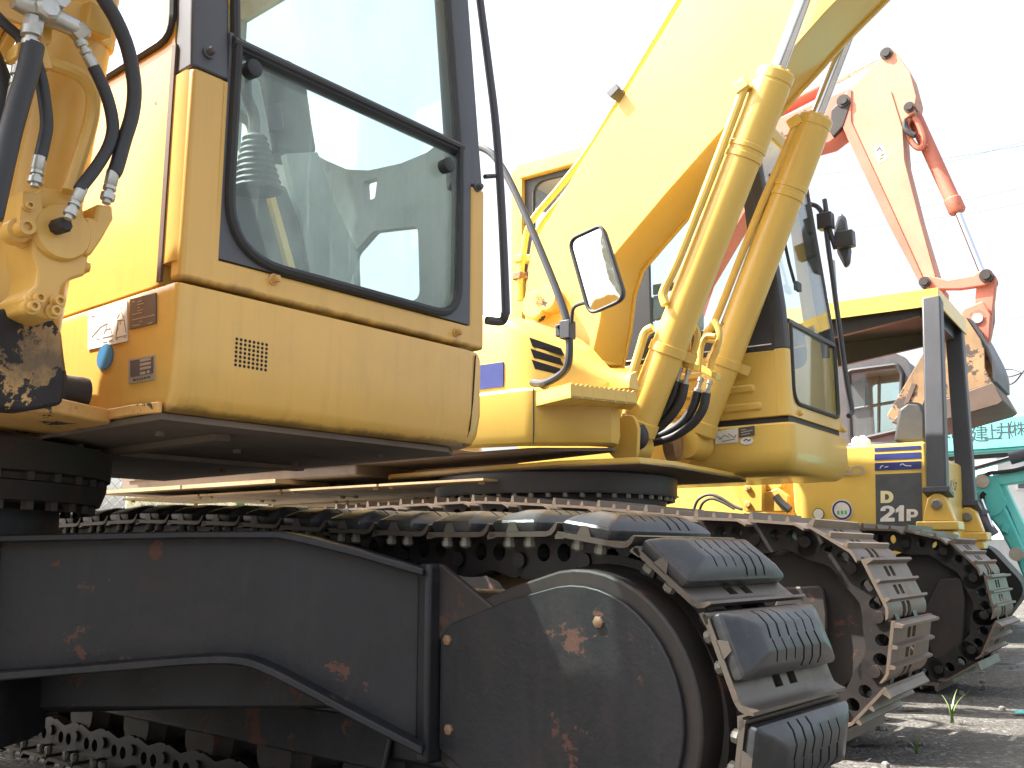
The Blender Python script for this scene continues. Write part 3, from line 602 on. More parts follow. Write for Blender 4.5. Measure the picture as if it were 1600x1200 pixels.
b.tube(A.ats([(54,30),(50,50)], 'x', XH), .019, 8); b.lathe(A.at(116,42,'x',XH), A.at(128,56,'x',XH)-A.at(116,42,'x',XH), [(0,.02),(.025,.02),(.03,.014)], 6); b.build('hose_manifold', M['zinc'], exA)
slab(A, [(66,40),(84,36),(82,66),(68,72)], 'x', XH-.03, (-.05,0,0)).build('pipe_clamp', M['yellow'], exA, bevel=.004)
slab(A, [(26,66),(38,64),(38,92),(24,88)], 'x', XH-.03, (-.05,0,0)).build('pipe_clamp', M['yellow'], exA, bevel=.004)
slab(A, [(-20,20),(40,40),(60,-30),(-20,-40)], 'x', XH-.14, (-.05,0,0)).build('pipe_bracket', M['yellow'], exA, bevel=.004)
# --- slewing ring and centre frame
def ring(cx, cy, prof, n=64):
    b = MB(); b.lathe((cx, cy, 0), (0,0,1), prof, n); return b
sb = ring(-2.9, .85, [(.884,.47),(.886,.555),(.93,.57),(.935,.555),(.950,.555),(.955,.578),(1.028,.580),(1.03,.50)]).build('slewing_ring', M['steelrust'], exA)
bb = MB(); bb.cyl((0,0,0),(0,0,-.022),.016,6); bmz = bb.mesh('bolt'); bmz.materials.append(M['bolt']); bma = bb.mesh('bolt'); bma.materials.append(M['steelrust'])
for i in range(40):
    a = 2*math.pi*i/40
    inst(bma, 'bolt', sb, Matrix.Translation((.555*math.cos(a), .555*math.sin(a), .955))); 
    inst(bma, 'bolt', sb, Matrix.Translation((.53*math.cos(a+.05), .53*math.sin(a+.05), .886)))
ring(-2.9, .85, [(.30,.46),(.80,.455),(.87,.453),(.884,.47),(.884,.30)], 48).build('centre_column', M['steel'], exA)
# front-left leg of the X-shaped lower frame
p1 = Vector((-1.70, 1.70, 0)); p2 = Vector((-2.52, .98, 0)); ld = (p2-p1).normalized(); ln = Vector((-ld.y, ld.x, 0));
if ln.dot(Vector((1, -1, 0))) < 0: ln = -ln
def leg_at(x, y):
    d = Vector(((x-800)/CF, 1, -(y-600)/CF)); c, n = math.cos(CPITCH), math.sin(CPITCH); d = Vector((d.x, d.y*c-d.z*n, d.y*n+d.z*c))
    dl = Vector((d.dot(A.v), d.dot(A.u), d.z)); cc = Vector((0, 0, CH)); t = ((p1-cc).dot(Vector((ln.x, ln.y, 0))))/dl.dot(Vector((ln.x, ln.y, 0))); return cc+dl*t
top = [leg_at(*q) for q in [(-80,850),(0,848),(300,842),(440,842),(480,850),(560,870),(664,900)]]
bot = [leg_at(*q) for q in [(664,1158),(560,1104),(470,1056),(430,1036),(390,1022),(330,1020),(200,1030),(0,1046),(-80,1052)]]
b = MB(); b.prism(top+bot, -ln*.03); leg = b.build('frame_leg', M['steel'], exA)
b = MB(); b.strip([p+ln*.055 for p in top], -ln*.42, (0,0,.018)); b.build('leg_flange', M['steel'], leg, bevel=.004)
b = MB(); b.strip([p+ln*.075 for p in spline(bot, 5)], -ln*.40, (0,0,-.020)); b.build('leg_flange', M['steel'], leg, bevel=.004)
b = MB(); b.prism([(-1.98,1.76,.36),(-2.02,1.835,.36),(-3.9,1.835,.30),(-3.9,.2,.30),(-2.80,.2,.36),(-2.72,1.10,.36)], (0,0,.35)); b.prism([(-1.95,1.80,.20),(-4.0,1.80,.20),(-4.0,1.84,.30),(-1.95,1.84,.33)], (0,.02,0)); b.build('belly_shade_box', M['steel'], exA, bevel=.01)  # box added to darken the space behind the leg, plus the frame's lower edge
# --- left track
PA = loop_path((-1.275,.412), .385, (-4.55,.412), .385, [(-4.45,.80),(-3.9,.855),(-3.2,.865),(-2.6,.845),(-2.15,.818),(-1.7,.799)])
b = MB(); b.prism(roundpoly([(-4.3,1.84,.24),(-1.72,1.84,.22),(-1.62,1.84,.40),(-1.62,1.84,.56),(-1.75,1.84,.66),(-4.3,1.84,.66)], .04, 4), (0,.26,0)); trA = b.build('track', M['steel'], exA, bevel=.01); trA['label'] = 'left crawler track with black rubber pads'
fill_track(trA, A, 1.735, .455, PA, .205, (-1.125,.765), 'pad', M['shoe'], .10)
# frame end: post, gusset and rounded cover plate
yC = 1.715
cov = [(-1.665,.305),(-1.665,.56),(-1.63,.594)]; cc = Vector((-1.265,.43)); rc = .262
arc = [(cc.x+rc*math.cos(R(a)), cc.y+rc*math.sin(R(a))) for a in range(100, -106, -8)]
cov2 = cov+[(-1.45,.655)]+arc+[(-1.45,.20)]
b = MB(); b.prism([(x, yC, z) for x, z in cov2], (0,.012,0)); cv = b.build('motor_cover', M['steel'], exA, bevel=.003); cv['label'] = 'rounded dark cover plate over the drive end'
big = [(-1.675,.27),(-1.675,.60),(-1.62,.625),(-1.45,.685)]+[(cc.x+(rc+.034)*math.cos(R(a)), cc.y+(rc+.034)*math.sin(R(a))) for a in range(100, -106, -8)]+[(-1.45,.165)]
b = MB(); b.prism([(x, yC+.014, z) for x, z in big], (0,.11,0)); b.build('drive_housing', M['steelrust'], exA, bevel=.006)
for q in ((700,1000),(936,972),(702,1140)):
    p = A.at(*q, 'y', yC); b = MB(); b.lathe((p.x, p.y+.002, p.z), (0,-1,0), [(0,.0135),(.008,.013),(.011,.008)], 6); b.build('bolt', M['rustbolt'], cv)
b = MB(); b.box((-1.715,1.68,.27),(-1.672,1.75,.735)); b.build('frame_post', M['steel'], exA, bevel=.012, seg=3)
b = MB(); b.prism(A.ats([(672,884),(688,882),(790,966),(690,1000),(676,1000)], 'y', 1.718), (0,.02,0)); b.build('gusset', M['steelrust'], exA, bevel=.004)
b = MB(); b.lathe((-1.275,1.80,.412), (0,1,0), [(0,.05),(0,.20),(.004,.27),(.02,.315),(.05,.325),(.05,.345),(.09,.35),(.30,.35),(.30,.05)], 48); b.build('sprocket', M['steelrust'], exA)
b = MB(); b.prism(A.ats([(714,894),(745,893),(778,908),(800,935),(830,936),(868,926),(874,900),(860,890),(800,896)], 'y', 1.95), (0,.03,0)); b.build('chain_guide', M['rust'], exA)
for k in range(7):
    x = -4.1+k*.40; b = MB(); b.lathe((x,1.865,.165), (0,1,0), [(0,.05),(.0,.085),(.03,.095),(.05,.12),(.07,.12),(.075,.095),(.2,.095),(.205,.12),(.23,.12),(.25,.09),(.29,.05)], 20); b.build('track_roller', M['steelrust'], exA)
for x in (-3.6,-2.5): b = MB(); b.lathe((x,1.88,.72), (0,1,0), [(0,.03),(0,.055),(.2,.055),(.2,.03)], 16); b.build('carrier_roller', M['steelrust'], exA)
# rear of the machine, mostly hidden: engine house and counterweight
b = MB(); b.loft([[Vector((x,y,z)) for x, y in roundpoly2] for z in (1.09, 2.1) for roundpoly2 in [[(p.x,p.y) for p in roundpoly([(-5.0,-.4),(-3.62,-.4),(-3.62,2.1),(-5.0,2.1)], .2, 5)]]]); b.build('engine_house', M['yellow'], exA, bevel=.02)
# ================================================================== the second excavator (its boom crosses the picture)
B = Fr(36, -3.1, 4.75, 0)
exB = B.root('excavator', 'second yellow excavator, with the big raised boom and twin lift cylinders', 'excavator')
# --- boom: box section, side plates proud of the belly
YB0, YB1 = 4.60, 4.98
upper = B.ats([(822,560),(820,480),(828,405),(838,372),(856,345),(905,258),(965,165),(1062,8),(1180,-190)], 'y', YB0)
lower = B.ats([(1500,-190),(1400,-95),(1290,18),(1210,108),(1131,200),(1040,303),(958,400),(945,440),(938,500),(925,560)], 'y', YB0)
out = [(p.x, p.z) for p in upper+lower]
def boom_part(root, out, y0, y1, mat, name, dx=0, dz=0):
    b = MB()
    b.prism([(x+dx, y0, z+dz) for x, z in out], (0, .022, 0)); b.prism([(x+dx, y1-.022, z+dz) for x, z in out], (0, .022, 0))
    n = len(out); cx = sum(x for x, _ in out)/n
    ins = []
    for i, (x, z) in enumerate(out):
        a, c = Vector(out[i-1]), Vector(out[(i+1) % n]); d = (c-a).normalized(); q = Vector((x, z))+Vector((d.y, -d.x))*.016; ins.append(q)
    b.prism([(q.x+dx, y0+.023, q.y+dz) for q in ins], (0, y1-y0-.046, 0))
    return b.build(name, mat, root, bevel=.004)
boomB = boom_part(exB, out, YB0, YB1, M['yellow2'], 'boom')
# cylinder rod-end bosses at the boom foot, paint flaked
for px, py, r in ((838,478,.085),(858,468,.075)):
    p = B.at(px, py, 'y', YB0-.06); b = MB(); b.lathe((p.x, YB0-.10, p.z), (0,1,0), [(0,r*.35),(0,r*.9),(.012,r),(.10,r),(.12,r*.7)], 24); b.build('pin_boss', M['yellowworn'], boomB)
# --- lift cylinders
def lift_cyl(y, base, head, rodend, r):
    p0, p1, p2 = B.at(*base, 'y', y), B.at(*head, 'y', y), B.at(*rodend, 'y', y); d = (p1-p0).normalized(); L = (p1-p0).length
    b = MB(); b.lathe(p0, d, [(0,r*.72),(.02,r*1.08),(.085,r*1.08),(.09,r*.97),(L-.48,r*.97),(L-.475,r*1.03),(L-.45,r*1.03),(L-.447,r*.99),(L-.425,r*.99),(L-.422,r*1.04),(L-.40,r*1.04),(L-.397,r*1.02),(L-.075,r*1.02),(L-.072,r*.985),(L-.06,r*.985),(L-.057,r*1.02),(L-.012,r*1.02),(L,r*.93),(L,r*.42)], 32)
    c = b.build('lift_cylinder', M['yellow2'], exB, smooth=30)
    b = MB(); b.cyl(p1-d*.02, p2, r*.40, 20); b.build('cylinder_rod', M['chrome'], c)
    for k in range(10):
        a = 2*math.pi*k/10; e, g = frame_of(d); q = p1+e*math.cos(a)*r*.78+g*math.sin(a)*r*.78
        b = MB(); b.lathe(q-d*.004, d, [(0,.011),(.012,.011),(.014,.008)], 6); b.build('bolt', M['yellow2'], c, smooth=0)
    b = MB(); e, g = frame_of(d); b.cyl((p0.x-d.x*.06, y-.10, p0.z-d.z*.06), (p0.x-d.x*.06, y+.10, p0.z-d.z*.06), .085, 24); b.build('cylinder_eye', M['yellow2'], c)
    return c, p0, p1, d, L
RC = .097
cR = lift_cyl(4.50, (992,680), (1214,112), (1327,-190), RC)
cL = lift_cyl(5.06, (1088,680), (1275,183), (1387,-110), RC)
def band(cyl, t, w, name='clamp_band', side=None):
    c, p0, p1, d, L = cyl; b = MB(); b.lathe(p0+d*t, d, [(0,RC*.97),(0,RC*1.05),(w,RC*1.05),(w,RC*.97)], 32)
    if side: q = p0+d*(t+w/2)+side*RC*1.25; b.obox(q, side*.04, d*w*.55, d.cross(side).normalized()*.012)
    return b.build(name, M['yellow2'], c, bevel=.002)
sideR = Vector((.5,.6,-.3)); 
for cy, t in ((cR,.46),(cL,.42)):
    d = cy[3]; s = (sideR-d*sideR.dot(d)).normalized(); band(cy, t, .05, side=s)
# pipes along the cylinders
def pipe(root, pts, ax, val, r, mat='yellow2', name='hydraulic_pipe'): b = MB(); b.tube(spline(B.ats(pts, ax, val), 6), r, 10); return b.build(name, M[mat], root)
pipe(exB, [(1164,134),(1130,225),(1090,330),(1058,410),(1040,448),(1036,462),(1040,476)], 'y', 4.40, .024, 'lemon')
pipe(exB, [(1020,512),(1008,520),(1000,545),(986,590),(970,625),(962,655)], 'y', 4.40, .024, 'lemon')
pipe(exB, [(1243,195),(1225,240),(1190,320),(1150,420),(1118,500),(1106,518),(1104,528),(1120,532)], 'y', 4.98, .022)
pipe(exB, [(1072,505),(1083,508),(1090,522),(1086,545),(1076,560),(1070,575)], 'y', 4.62, .017)
pipe(exB, [(1066,518),(1074,522),(1076,540),(1072,556),(1066,568)], 'y', 4.62, .014)
pipe(exB, [(1118,526),(1104,526),(1096,540),(1094,556),(1092,580)], 'y', 4.70, .017)
pipe(exB, [(1116,500),(1124,520),(1120,545),(1112,565),(1110,585)], 'y', 4.74, .018)
for q, y in (((1160,136),4.40),((1243,192),4.98)): p = B.at(*q, 'y', y); b = MB(); b.obox(p, (.035,0,.015), (0,.03,0), (-.012,0,.028)); b.build('pipe_block', M['lemon'], exB, bevel=.006)
b = MB()
for a, c_, y in (((1056,560),(1086,574),4.62),((1086,570),(1120,588),4.72)):
    p, q = B.at(*a,'y',y), B.at(*c_,'y',y); b.obox((p+q)/2, (q-p)/2*1.15, (0,.03,0), (.006,0,.016))
b.build('pipe_flange', M['yellow2'], exB, bevel=.003)
for px in ((1064,574,4.62),(1076,578,4.62),(1096,590,4.72),(1110,594,4.72)):
    p = B.at(px[0], px[1], 'y', px[2]); b = MB(); b.lathe(p, (-.35,0,-1), [(0,.016),(.02,.018),(.022,.012),(.06,.013),(.062,.022),(.13,.022),(.132,.019)], 12); b.build('hose_fitting', M['zinc'], exB)
hz = [([(1058,596),(1052,618),(1040,640),(1024,658),(1008,668)],4.60),([(1070,600),(1064,625),(1050,648),(1030,668),(1010,677)],4.60),
      ([(1090,612),(1083,636),(1066,660),(1040,677),(1012,686)],4.68),([(1104,614),(1098,640),(1080,664),(1050,683),(1014,693)],4.68)]
for pts, y in hz: hose(B, exB, B.ats(pts, 'y', y), .024)
hose(B, exB, B.ats([(998,668),(1003,680),(1001,690),(990,697)], 'y', 4.42), .035)
# --- front bracket: upright lug plates and the toothed round boss between them
def lugB(y, pts, th=.03, mat='yellow2'): b = MB(); b.prism(roundpoly(B.ats(pts, 'y', y), .05, 4), (0, th, 0)); return b.build('bracket_plate', M[mat], exB, bevel=.004)
lugB(4.33, [(955,716),(957,672),(972,648),(990,648),(997,668),(995,722)])
lugB(4.66, [(985,724),(990,690),(1000,660),(1008,655),(1016,668),(1014,728)])
lugB(5.02, [(1040,732),(1046,700),(1056,676),(1066,674),(1074,688),(1072,738)])
lugB(5.36, [(1070,740),(1078,690),(1086,680),(1093,700),(1092,742)])
b = MB(); b.lathe(B.at(1043,690,'y',4.85), (1,.2,0), [(0,.11),(.06,.11),(.065,.095)], 24); b.build('grease_boss', M['rust'], exB)
bx_ = [(-6.2,3.88),(-2.74,3.88),(-2.68,3.90),(-2.40,4.12),(-2.41,4.18),(-3.2,4.40),(-6.2,4.40)]
# --- main frame plate and its flange, belly covers
fz = 1.185
mf = [(-3.9,4.15,fz),(-2.62,4.02,fz),(-2.22,4.10,fz),(-2.18,4.38,fz),(-2.22,5.3,fz),(-2.28,5.55,fz),(-3.9,5.55,fz)]
b = MB(); b.prism(mf, (0,0,.012)); b.build('main_frame', M['under'], exB)  # plate coloured dark to paint in the shade on its underside
b = MB(); b.strip([Vector(p)+Vector((0,0,.002)) for p in mf[:6]], (-.02,.006,0), (0,0,.030)); b.build('frame_flange', M['yellow2'], exB, bevel=.003)
b = MB(); b.prism([(x,y+.03,1.262) for x, y in bx_], (0,0,.016)); b.build('underside_cover', M['under'], exB)  # dark sheet added to paint in the shade below the tool box
b = MB()
for i, (x0, x1) in enumerate(((-6.2,-5.35),(-5.33,-4.55),(-4.53,-3.75),(-3.73,-3.0))):
    for y0, y1 in ((3.88,4.5),(4.52,5.2),(5.22,6.1)):
        z = fz-.035-.012*((i*3+int(y0*10)) % 3); b.box((x0, y0, z), (x1, y1, z+.012))
        for cx in (x0+.05, x1-.05):
            for cy in (y0+.05, y1-.05): b.cyl((cx,cy,z),(cx,cy,z-.015),.016,6)
        b.cyl(((x0+x1)/2,(y0+y1)/2,z-.001),((x0+x1)/2,(y0+y1)/2,z-.002),.07,18)
b.build('belly_cover', M['underlit'], exB)
# --- slewing ring
sbB = ring(-3.1, 4.70, [(1.00,.50),(1.00,.63),(1.045,.64),(1.047,.60),(1.065,.60),(1.067,.695),(1.082,.70),(1.172,.702),(1.184,.69),(1.184,.50)]).build('slewing_ring', M['darkpaint'], exB)
for i in range(48):
    a = 2*math.pi*i/48
    inst(bmz, 'bolt', sbB, Matrix.Translation((.672*math.cos(a), -.05+.672*math.sin(a), 1.067))); inst(bmz, 'bolt', sbB, Matrix.Translation((.615*math.cos(a+.06), -.05+.615*math.sin(a+.06), 1.0)))
ring(-3.1, 4.70, [(.35,.5),(1.0,.48),(1.0,.2)], 40).build('centre_column', M['steel'], exB)
b = MB(); b.box((-4.0,4.2,.42),(-2.3,5.95,.72)); b.build('lower_frame', M['steel'], exB, bevel=.03)
# --- front tool box with louvres, step, swept side
def pl(x, y, z): return Vector((x, y, z))
bx = [(-6.2,3.84),(-2.72,3.84),(-2.66,3.86),(-2.37,4.10),(-2.38,4.20),(-3.2,4.42),(-6.2,4.42)]
def ringz(z, ins): return [Vector((x+(0 if x < -3.3 else -ins*.9), y+ins*(1 if y < 4.2 else 0), z+(.10 if x < -3.1 and z < 1.4 else 0))) for x, y in bx]
b = MB(); b.loft([ringz(1.285,.04), ringz(1.30,.012), ringz(1.34,0), ringz(1.555,0), ringz(1.572,.012)]); tb = b.build('side_body', M['yellow2'], exB)
b = MB(); b.tube([(-2.672,3.853,1.29),(-2.669,3.8545,1.35),(-2.669,3.8545,1.565)], .003, 6); b.build('panel_seam', M['hole'], tb)
# upper housing: sloping nose with rounded shoulder
def hous(x):
    t = sst(-3.0, -2.34, x); zt = lerp(2.02, 1.66, t); y0 = lerp(3.90, 4.16, sst(-2.8, -2.3, x)); r = .06
    return [Vector((x, y0, 1.574)), Vector((x, y0, zt-r)), Vector((x, y0+r*.3, zt-r*.3)), Vector((x, y0+r, zt)), Vector((x, lerp(4.52, 4.24, sst(-2.8, -2.34, x)), zt+.008)), Vector((x, lerp(4.54, 4.26, sst(-2.8, -2.34, x)), 1.574))]
b = MB(); b.loft([hous(x) for x in (-6.2,-4.5,-3.2,-3.0,-2.9,-2.8,-2.7,-2.6,-2.5,-2.4,-2.34,-2.30)]); hb = b.build('tool_housing', M['yellow2'], exB, smooth=40)
b = MB(); b.box((-3.6,3.893,1.60),(-2.885,3.90,1.73)); o = b.build('blue_mark', M['blue'], hb); o['label'] = 'edge of a blue painted letter'
for k in range(3):
    q = B.ats([(846+k*1.5,533+k*17),(880,544+k*16),(884,556+k*15.5),(850+k*1.5,546+k*17)], 'x', -2.46); cqy = sum(p.y for p in q)/4
    b = MB(); pts = [Vector((-2.62+(p.y-4.0)*.9, p.y, p.z)) for p in q]; 
    P4 = [hous_pt for hous_pt in pts]
    b = MB(); qq = [B.at(*t_, 'y', 4.02) for t_ in [(846+k*1.5,533+k*17),(880,545+k*16),(884,557+k*15.5),(850+k*1.5,547+k*17)]]
    b.prism([Vector((p.x, lerp(3.90, 4.16, sst(-2.8,-2.3,p.x))-.004, p.z)) for p in qq], (0,.012,0)); b.build('louvre_slot', M['hole'], hb)
# step plate with toothed edge
stp = [(-2.72,3.78),(-2.36,3.78),(-2.20,4.05),(-2.24,4.40),(-2.45,4.40)]
sz = 1.545
P = B.ats([(862,618),(918,600),(995,628),(985,642),(920,652)], 'z', sz+.04)
P = [B.at(858,628,'y',3.86), B.at(920,604,'y',3.74), B.at(994,634,'y',4.28), B.at(975,640,'y',4.36), B.at(905,640,'y',4.05)]
p00 = Vector((-2.62,3.80,1.535)); ex = Vector((.30,-.10,0)); 
poly = [(-2.66,3.86),(-2.38,3.74),(-2.24,4.12),(-2.34,4.24)]
b = MB(); b.prism([(x,y,1.475) for x, y in poly], (0,0,.012)); 
edge = [Vector((x,y,1.475)) for x, y in poly]
for i in (0, 1):
    a, c_ = edge[i], edge[i+1]; n = 14; pts = []
    for k in range(n):
        u0, u1, u2 = k/n, (k+.5)/n, (k+1)/n; pts += [a.lerp(c_, u0)+Vector((0,0,.062)), a.lerp(c_, u1)+Vector((0,0,.073))]
    pts += [c_+Vector((0,0,.062)), c_, a]; nn = (c_-a).cross(Vector((0,0,1))).normalized(); b.prism(pts, -nn*.006)
for k in range(1, 6): a = edge[0].lerp(edge[3], k/6); c_ = edge[1].lerp(edge[2], k/6); b.strip([a, c_], (0,0,.05), (.004,.004,0))
b.build('step_plate', M['yellow2'], exB)
# --- handrail with mirror at the tool box
rail = [B.at(832,598,'y',3.93), B.at(852,598,'y',3.88), B.at(880,582,'y',3.84), B.at(889,560,'y',3.82), B.at(888,515,'y',3.82), B.at(876,470,'y',3.82), B.at(840,380,'y',3.82), B.at(800,290,'y',3.82), B.at(775,248,'y',3.82), B.at(755,232,'y',3.82), B.at(730,228,'y',3.82)]
b = MB(); b.tube(spline(rail, 6), .019, 10); b.lathe(rail[0]+Vector((-.02,.03,0)), rail[1]-rail[0], [(0,.022),(.03,.022),(.05,.026),(.09,.019)], 12); b.build('handrail', M['darkpaint'], exB)
p = B.at(887,516,'y',3.82); b = MB(); b.obox(p, (.028,0,0), (0,.03,0), (0,0,.045)); b.obox(p+Vector((-.045,0,.002)), (.014,0,0), (0,.022,0), (0,0,.03)); b.cyl(p+Vector((-.04,-.035,.02)),p+Vector((-.04,.035,.02)),.009,8); b.build('mirror_clamp', M['darkpaint'], exB, bevel=.004)
b = MB(); b.tube(spline([B.at(893,505,'y',3.80), B.at(896,482,'y',3.78), B.at(910,474,'y',3.77), B.at(922,474,'y',3.77)], 6), .009, 8); mst = b.build('mirror_stem', M['darkpaint'], exB)
# mirror: rounded plate turned a little towards the operator
mc = [(888,378),(937,352),(976,462),(970,474),(926,492),(912,482)]
mpts = [B.at(889,375,'y',3.76), B.at(941,351,'y',3.72), B.at(978,468,'y',3.72), B.at(922,493,'y',3.76)]
ctr = sum(mpts, Vector())/4; e1 = (mpts[1]-mpts[0]); e2 = (mpts[3]-mpts[0]); nrm = e1.cross(e2).normalized()
if nrm.y > 0: nrm = -nrm
mp = roundpoly(mpts, [.05,.04,.05,.06], 5)
b = MB(); b.loft([[ctr+(p-ctr)*s_+nrm*d for p in mp] for s_, d in ((.80,-.035),(.95,-.028),(1.0,-.012),(1.0,0),(.96,.004))]); mir = b.build('mirror_housing', M['darkpaint'], exB)
b = MB(); b.tube([ctr+(p-ctr)*.985+nrm*.006 for p in mp]+[ctr+(mp[0]-ctr)*.985+nrm*.006], .0085, 8); b.build('mirror_rim', M['black'], mir)
b = MB(); rings = [[ctr+(p-ctr)*k*.945+nrm*(.004+.009*(1-k*k)) for p in mp] for k in (1.0,.85,.7,.55,.4,.25,.1,.02)]; b.loft(rings); b.build('mirror_face', M['mirror'], mir, smooth=80)
# --- cab
CX0, CX1, CY0, CY1 = -3.72, -1.86, 5.20, 6.16
def ring4(x0, x1, y0, y1, z, r=.05, ins=0): return [Vector((p.x, p.y, z)) for p in roundpoly([(x0+ins,y0+ins),(x1-ins,y0+ins),(x1-ins,y1-ins),(x0+ins,y1-ins)], [.02,r,r,.02], 5)]
b = MB(); b.loft([ring4(-3.72,CX1+.02,5.18,6.18,1.205,.05,.06), ring4(-3.72,CX1+.02,5.18,6.18,1.225,.06,.03), ring4(-3.72,CX1+.02,5.18,6.18,1.28,.06,.005), ring4(-3.72,CX1+.02,5.18,6.18,1.33,.06,0), ring4(-3.72,CX1+.02,5.18,6.18,1.47,.06,0), ring4(-3.72,CX1+.02,5.18,6.18,1.482,.06,.012)]); cbB = b.build('cab_base', M['yellow2'], exB)
b = MB(); b.box((-3.7,5.22,1.484),(CX1-.02,6.12,1.52)); b.build('mount_gap', M['black'], exB)
def lB(z): return CX1-.11*max(0, z-2.05)
zt = 3.42
hw = roundpoly([(-3.60,2.15),(-2.62,2.06),(-2.0,2.06),(-2.09,3.22),(-3.60,3.30)], .08, 5)
hwL = roundpoly([(-3.60,2.15),(-2.86,2.07),(-2.86,3.27),(-3.60,3.30)], .10, 5); hwR = roundpoly([(-2.72,2.07),(-2.02,2.07),(-2.11,3.22),(-2.72,3.27)], .06, 5)
b = MB(); b.prism([(x,CY0,z) for x, z in [(-3.72,1.52),(-1.92,1.52),(-1.92,1.90),(-3.72,1.93)]], (0,.04,0)); sp = b.build('side_panel', M['yellow2'], exB, bevel=.006)
b = MB()
for z, x1 in ((1.585,-2.02),(1.69,-2.06),(1.80,-2.20)):
    P = roundpoly([(-2.95,z-.026),(x1,z-.026),(x1,z+.026),(-2.95,z+.026)], .024, 5); b.loft([[Vector((p.x,CY0-.0005,p.y)) for p in P], [Vector((lerp(p.x,-2.5,.02),CY0-.014,lerp(p.y,z,.45))) for p in P]])
b.build('pressed_rib', M['yellow2'], sp)
b = MB(); b.prism([(x,CY0+.002,z) for x, z in [(-3.70,1.934),(-1.935,1.904),(-1.935,2.05),(lB(zt-.1)-.08,zt-.1),(-3.70,zt-.06)]], (0,.03,0), [[(p.x,CY0+.002,p.y) for p in hwL], [(p.x,CY0+.002,p.y) for p in hwR]]); b.build('side_window_frame', M['darkpaint'], exB)
for h in (hwL, hwR): b = MB(); b.prism([(p.x,CY0+.016,p.y) for p in h], (0,.005,0)); b.build('side_window', M['glass2'], exB)
b = MB(); b.tube([(-3.69,CY0-.002,1.96),(-2.6,CY0-.002,1.94),(-1.95,CY0-.002,1.935)], .004, 6); b.build('pinstripe', M['white'], exB)
b = MB(); b.loft([[Vector((p.x,p.y,z)) for p in roundpoly([(-3.76,5.16),(lB(zt)+.02-ins_,5.16),(lB(zt)+.02-ins_,6.20),(-3.76,6.20)], .08, 5)] for z, ins_ in ((zt-.09,.02),(zt-.03,0),(zt,.02),(zt+.02,.08))]); b.build('roof', M['yellow2'], exB, bevel=.01)
b = MB(); b.loft([[Vector((-3.76+dx,5.165+dy_,z)) for dx, dy_ in ((0,0),(.06,-.004),(.09,0),(.09,.04),(0,.06))] for z in (1.52,3.40)]); b.build('rear_post', M['yellow2'], exB)
# corner post: yellow below, charcoal above
def postB(name, sec, z0, z1, mat):
    b = MB(); b.loft([[Vector((lB(z)+dx, y, z)) for dx, y in sec] for z in [z0+(z1-z0)*i/6 for i in range(7)]]); return b.build(name, mat, exB, bevel=.004)
secR = [(0,5.22),(-.01,5.202),(-.03,5.194),(-.075,5.196),(-.08,5.24),(-.03,5.26),(0,5.255)]
secL = [(0,6.10),(-.01,6.15),(-.03,6.16),(-.09,6.16),(-.09,6.09),(-.03,6.085)]
postB('corner_post', secR, 1.52, 1.905, M['yellow2']); postB('front_post', secR, 1.907, 3.36, M['darkpaint']); postB('front_post', secL, 2.0, 3.36, M['darkpaint']); postB('corner_post', secL, 1.52, 1.998, M['yellow2'])
fw = roundpoly([(5.275,2.06),(5.275,1.60),(6.07,1.60),(6.07,2.06)], [0,.10,.06,0], 6)
b = MB(); b.prism([(CX1-.004,y,z) for y, z in [(5.258,1.522),(6.095,1.522),(6.095,2.06)]+[(p.x,p.y) for p in fw[::-1]]+[(5.258,2.06)]], (-.03,0,0)); b.build('front_panel', M['yellow2'], exB)
b = MB(); b.tube([(CX1-.001,p.x,p.y) for p in fw], .013, 8); b.build('window_seal', M['black'], exB)
b = MB(); b.prism([(CX1-.012,p.x,p.y) for p in fw], (-.005,0,0)); b.build('front_window', M['glass2'], exB)
b = MB(); b.prism([(CX1-.012,5.262,2.085),(CX1-.012,6.08,2.085),(lB(3.3)-.012,6.08,3.3),(lB(3.3)-.012,5.262,3.3)], (-.005,0,0)); b.build('front_window', M['glass2'], exB)
b = MB(); b.prism([(CX1,5.262,2.06),(CX1,5.262,2.085),(CX1-.03,5.262,2.09),(CX1-.03,5.262,2.055)], (0,.83,0)); b.build('window_divider', M['darkpaint'], exB)
b = MB(); b.prism([(-3.72,5.22,1.52),(-3.72,6.15,1.52),(-3.72,6.15,3.35),(-3.72,5.22,3.35)], (.03,0,0), [[(-3.72,5.32,2.1),(-3.72,6.05,2.1),(-3.72,6.05,3.2),(-3.72,5.32,3.2)]]); b.build('rear_wall', M['darkpaint'], exB)
dl = roundpoly([(-3.4,2.0),(-2.05,1.95),(-2.15,3.2),(-3.4,3.2)], .1, 4)
b = MB(); b.prism([(x,6.13,z) for x, z in [(-3.72,1.52),(-1.95,1.52),(-1.95,2.05),(lB(3.36)-.08,3.36),(-3.72,3.36)]], (0,.03,0), [[(p.x,6.13,p.y) for p in dl]]); b.build('door', M['yellow2'], exB)
b = MB(); b.box((-3.69,5.24,1.523),(-1.9,6.13,1.54)); b.build('cab_floor', M['interiordark'], exB)
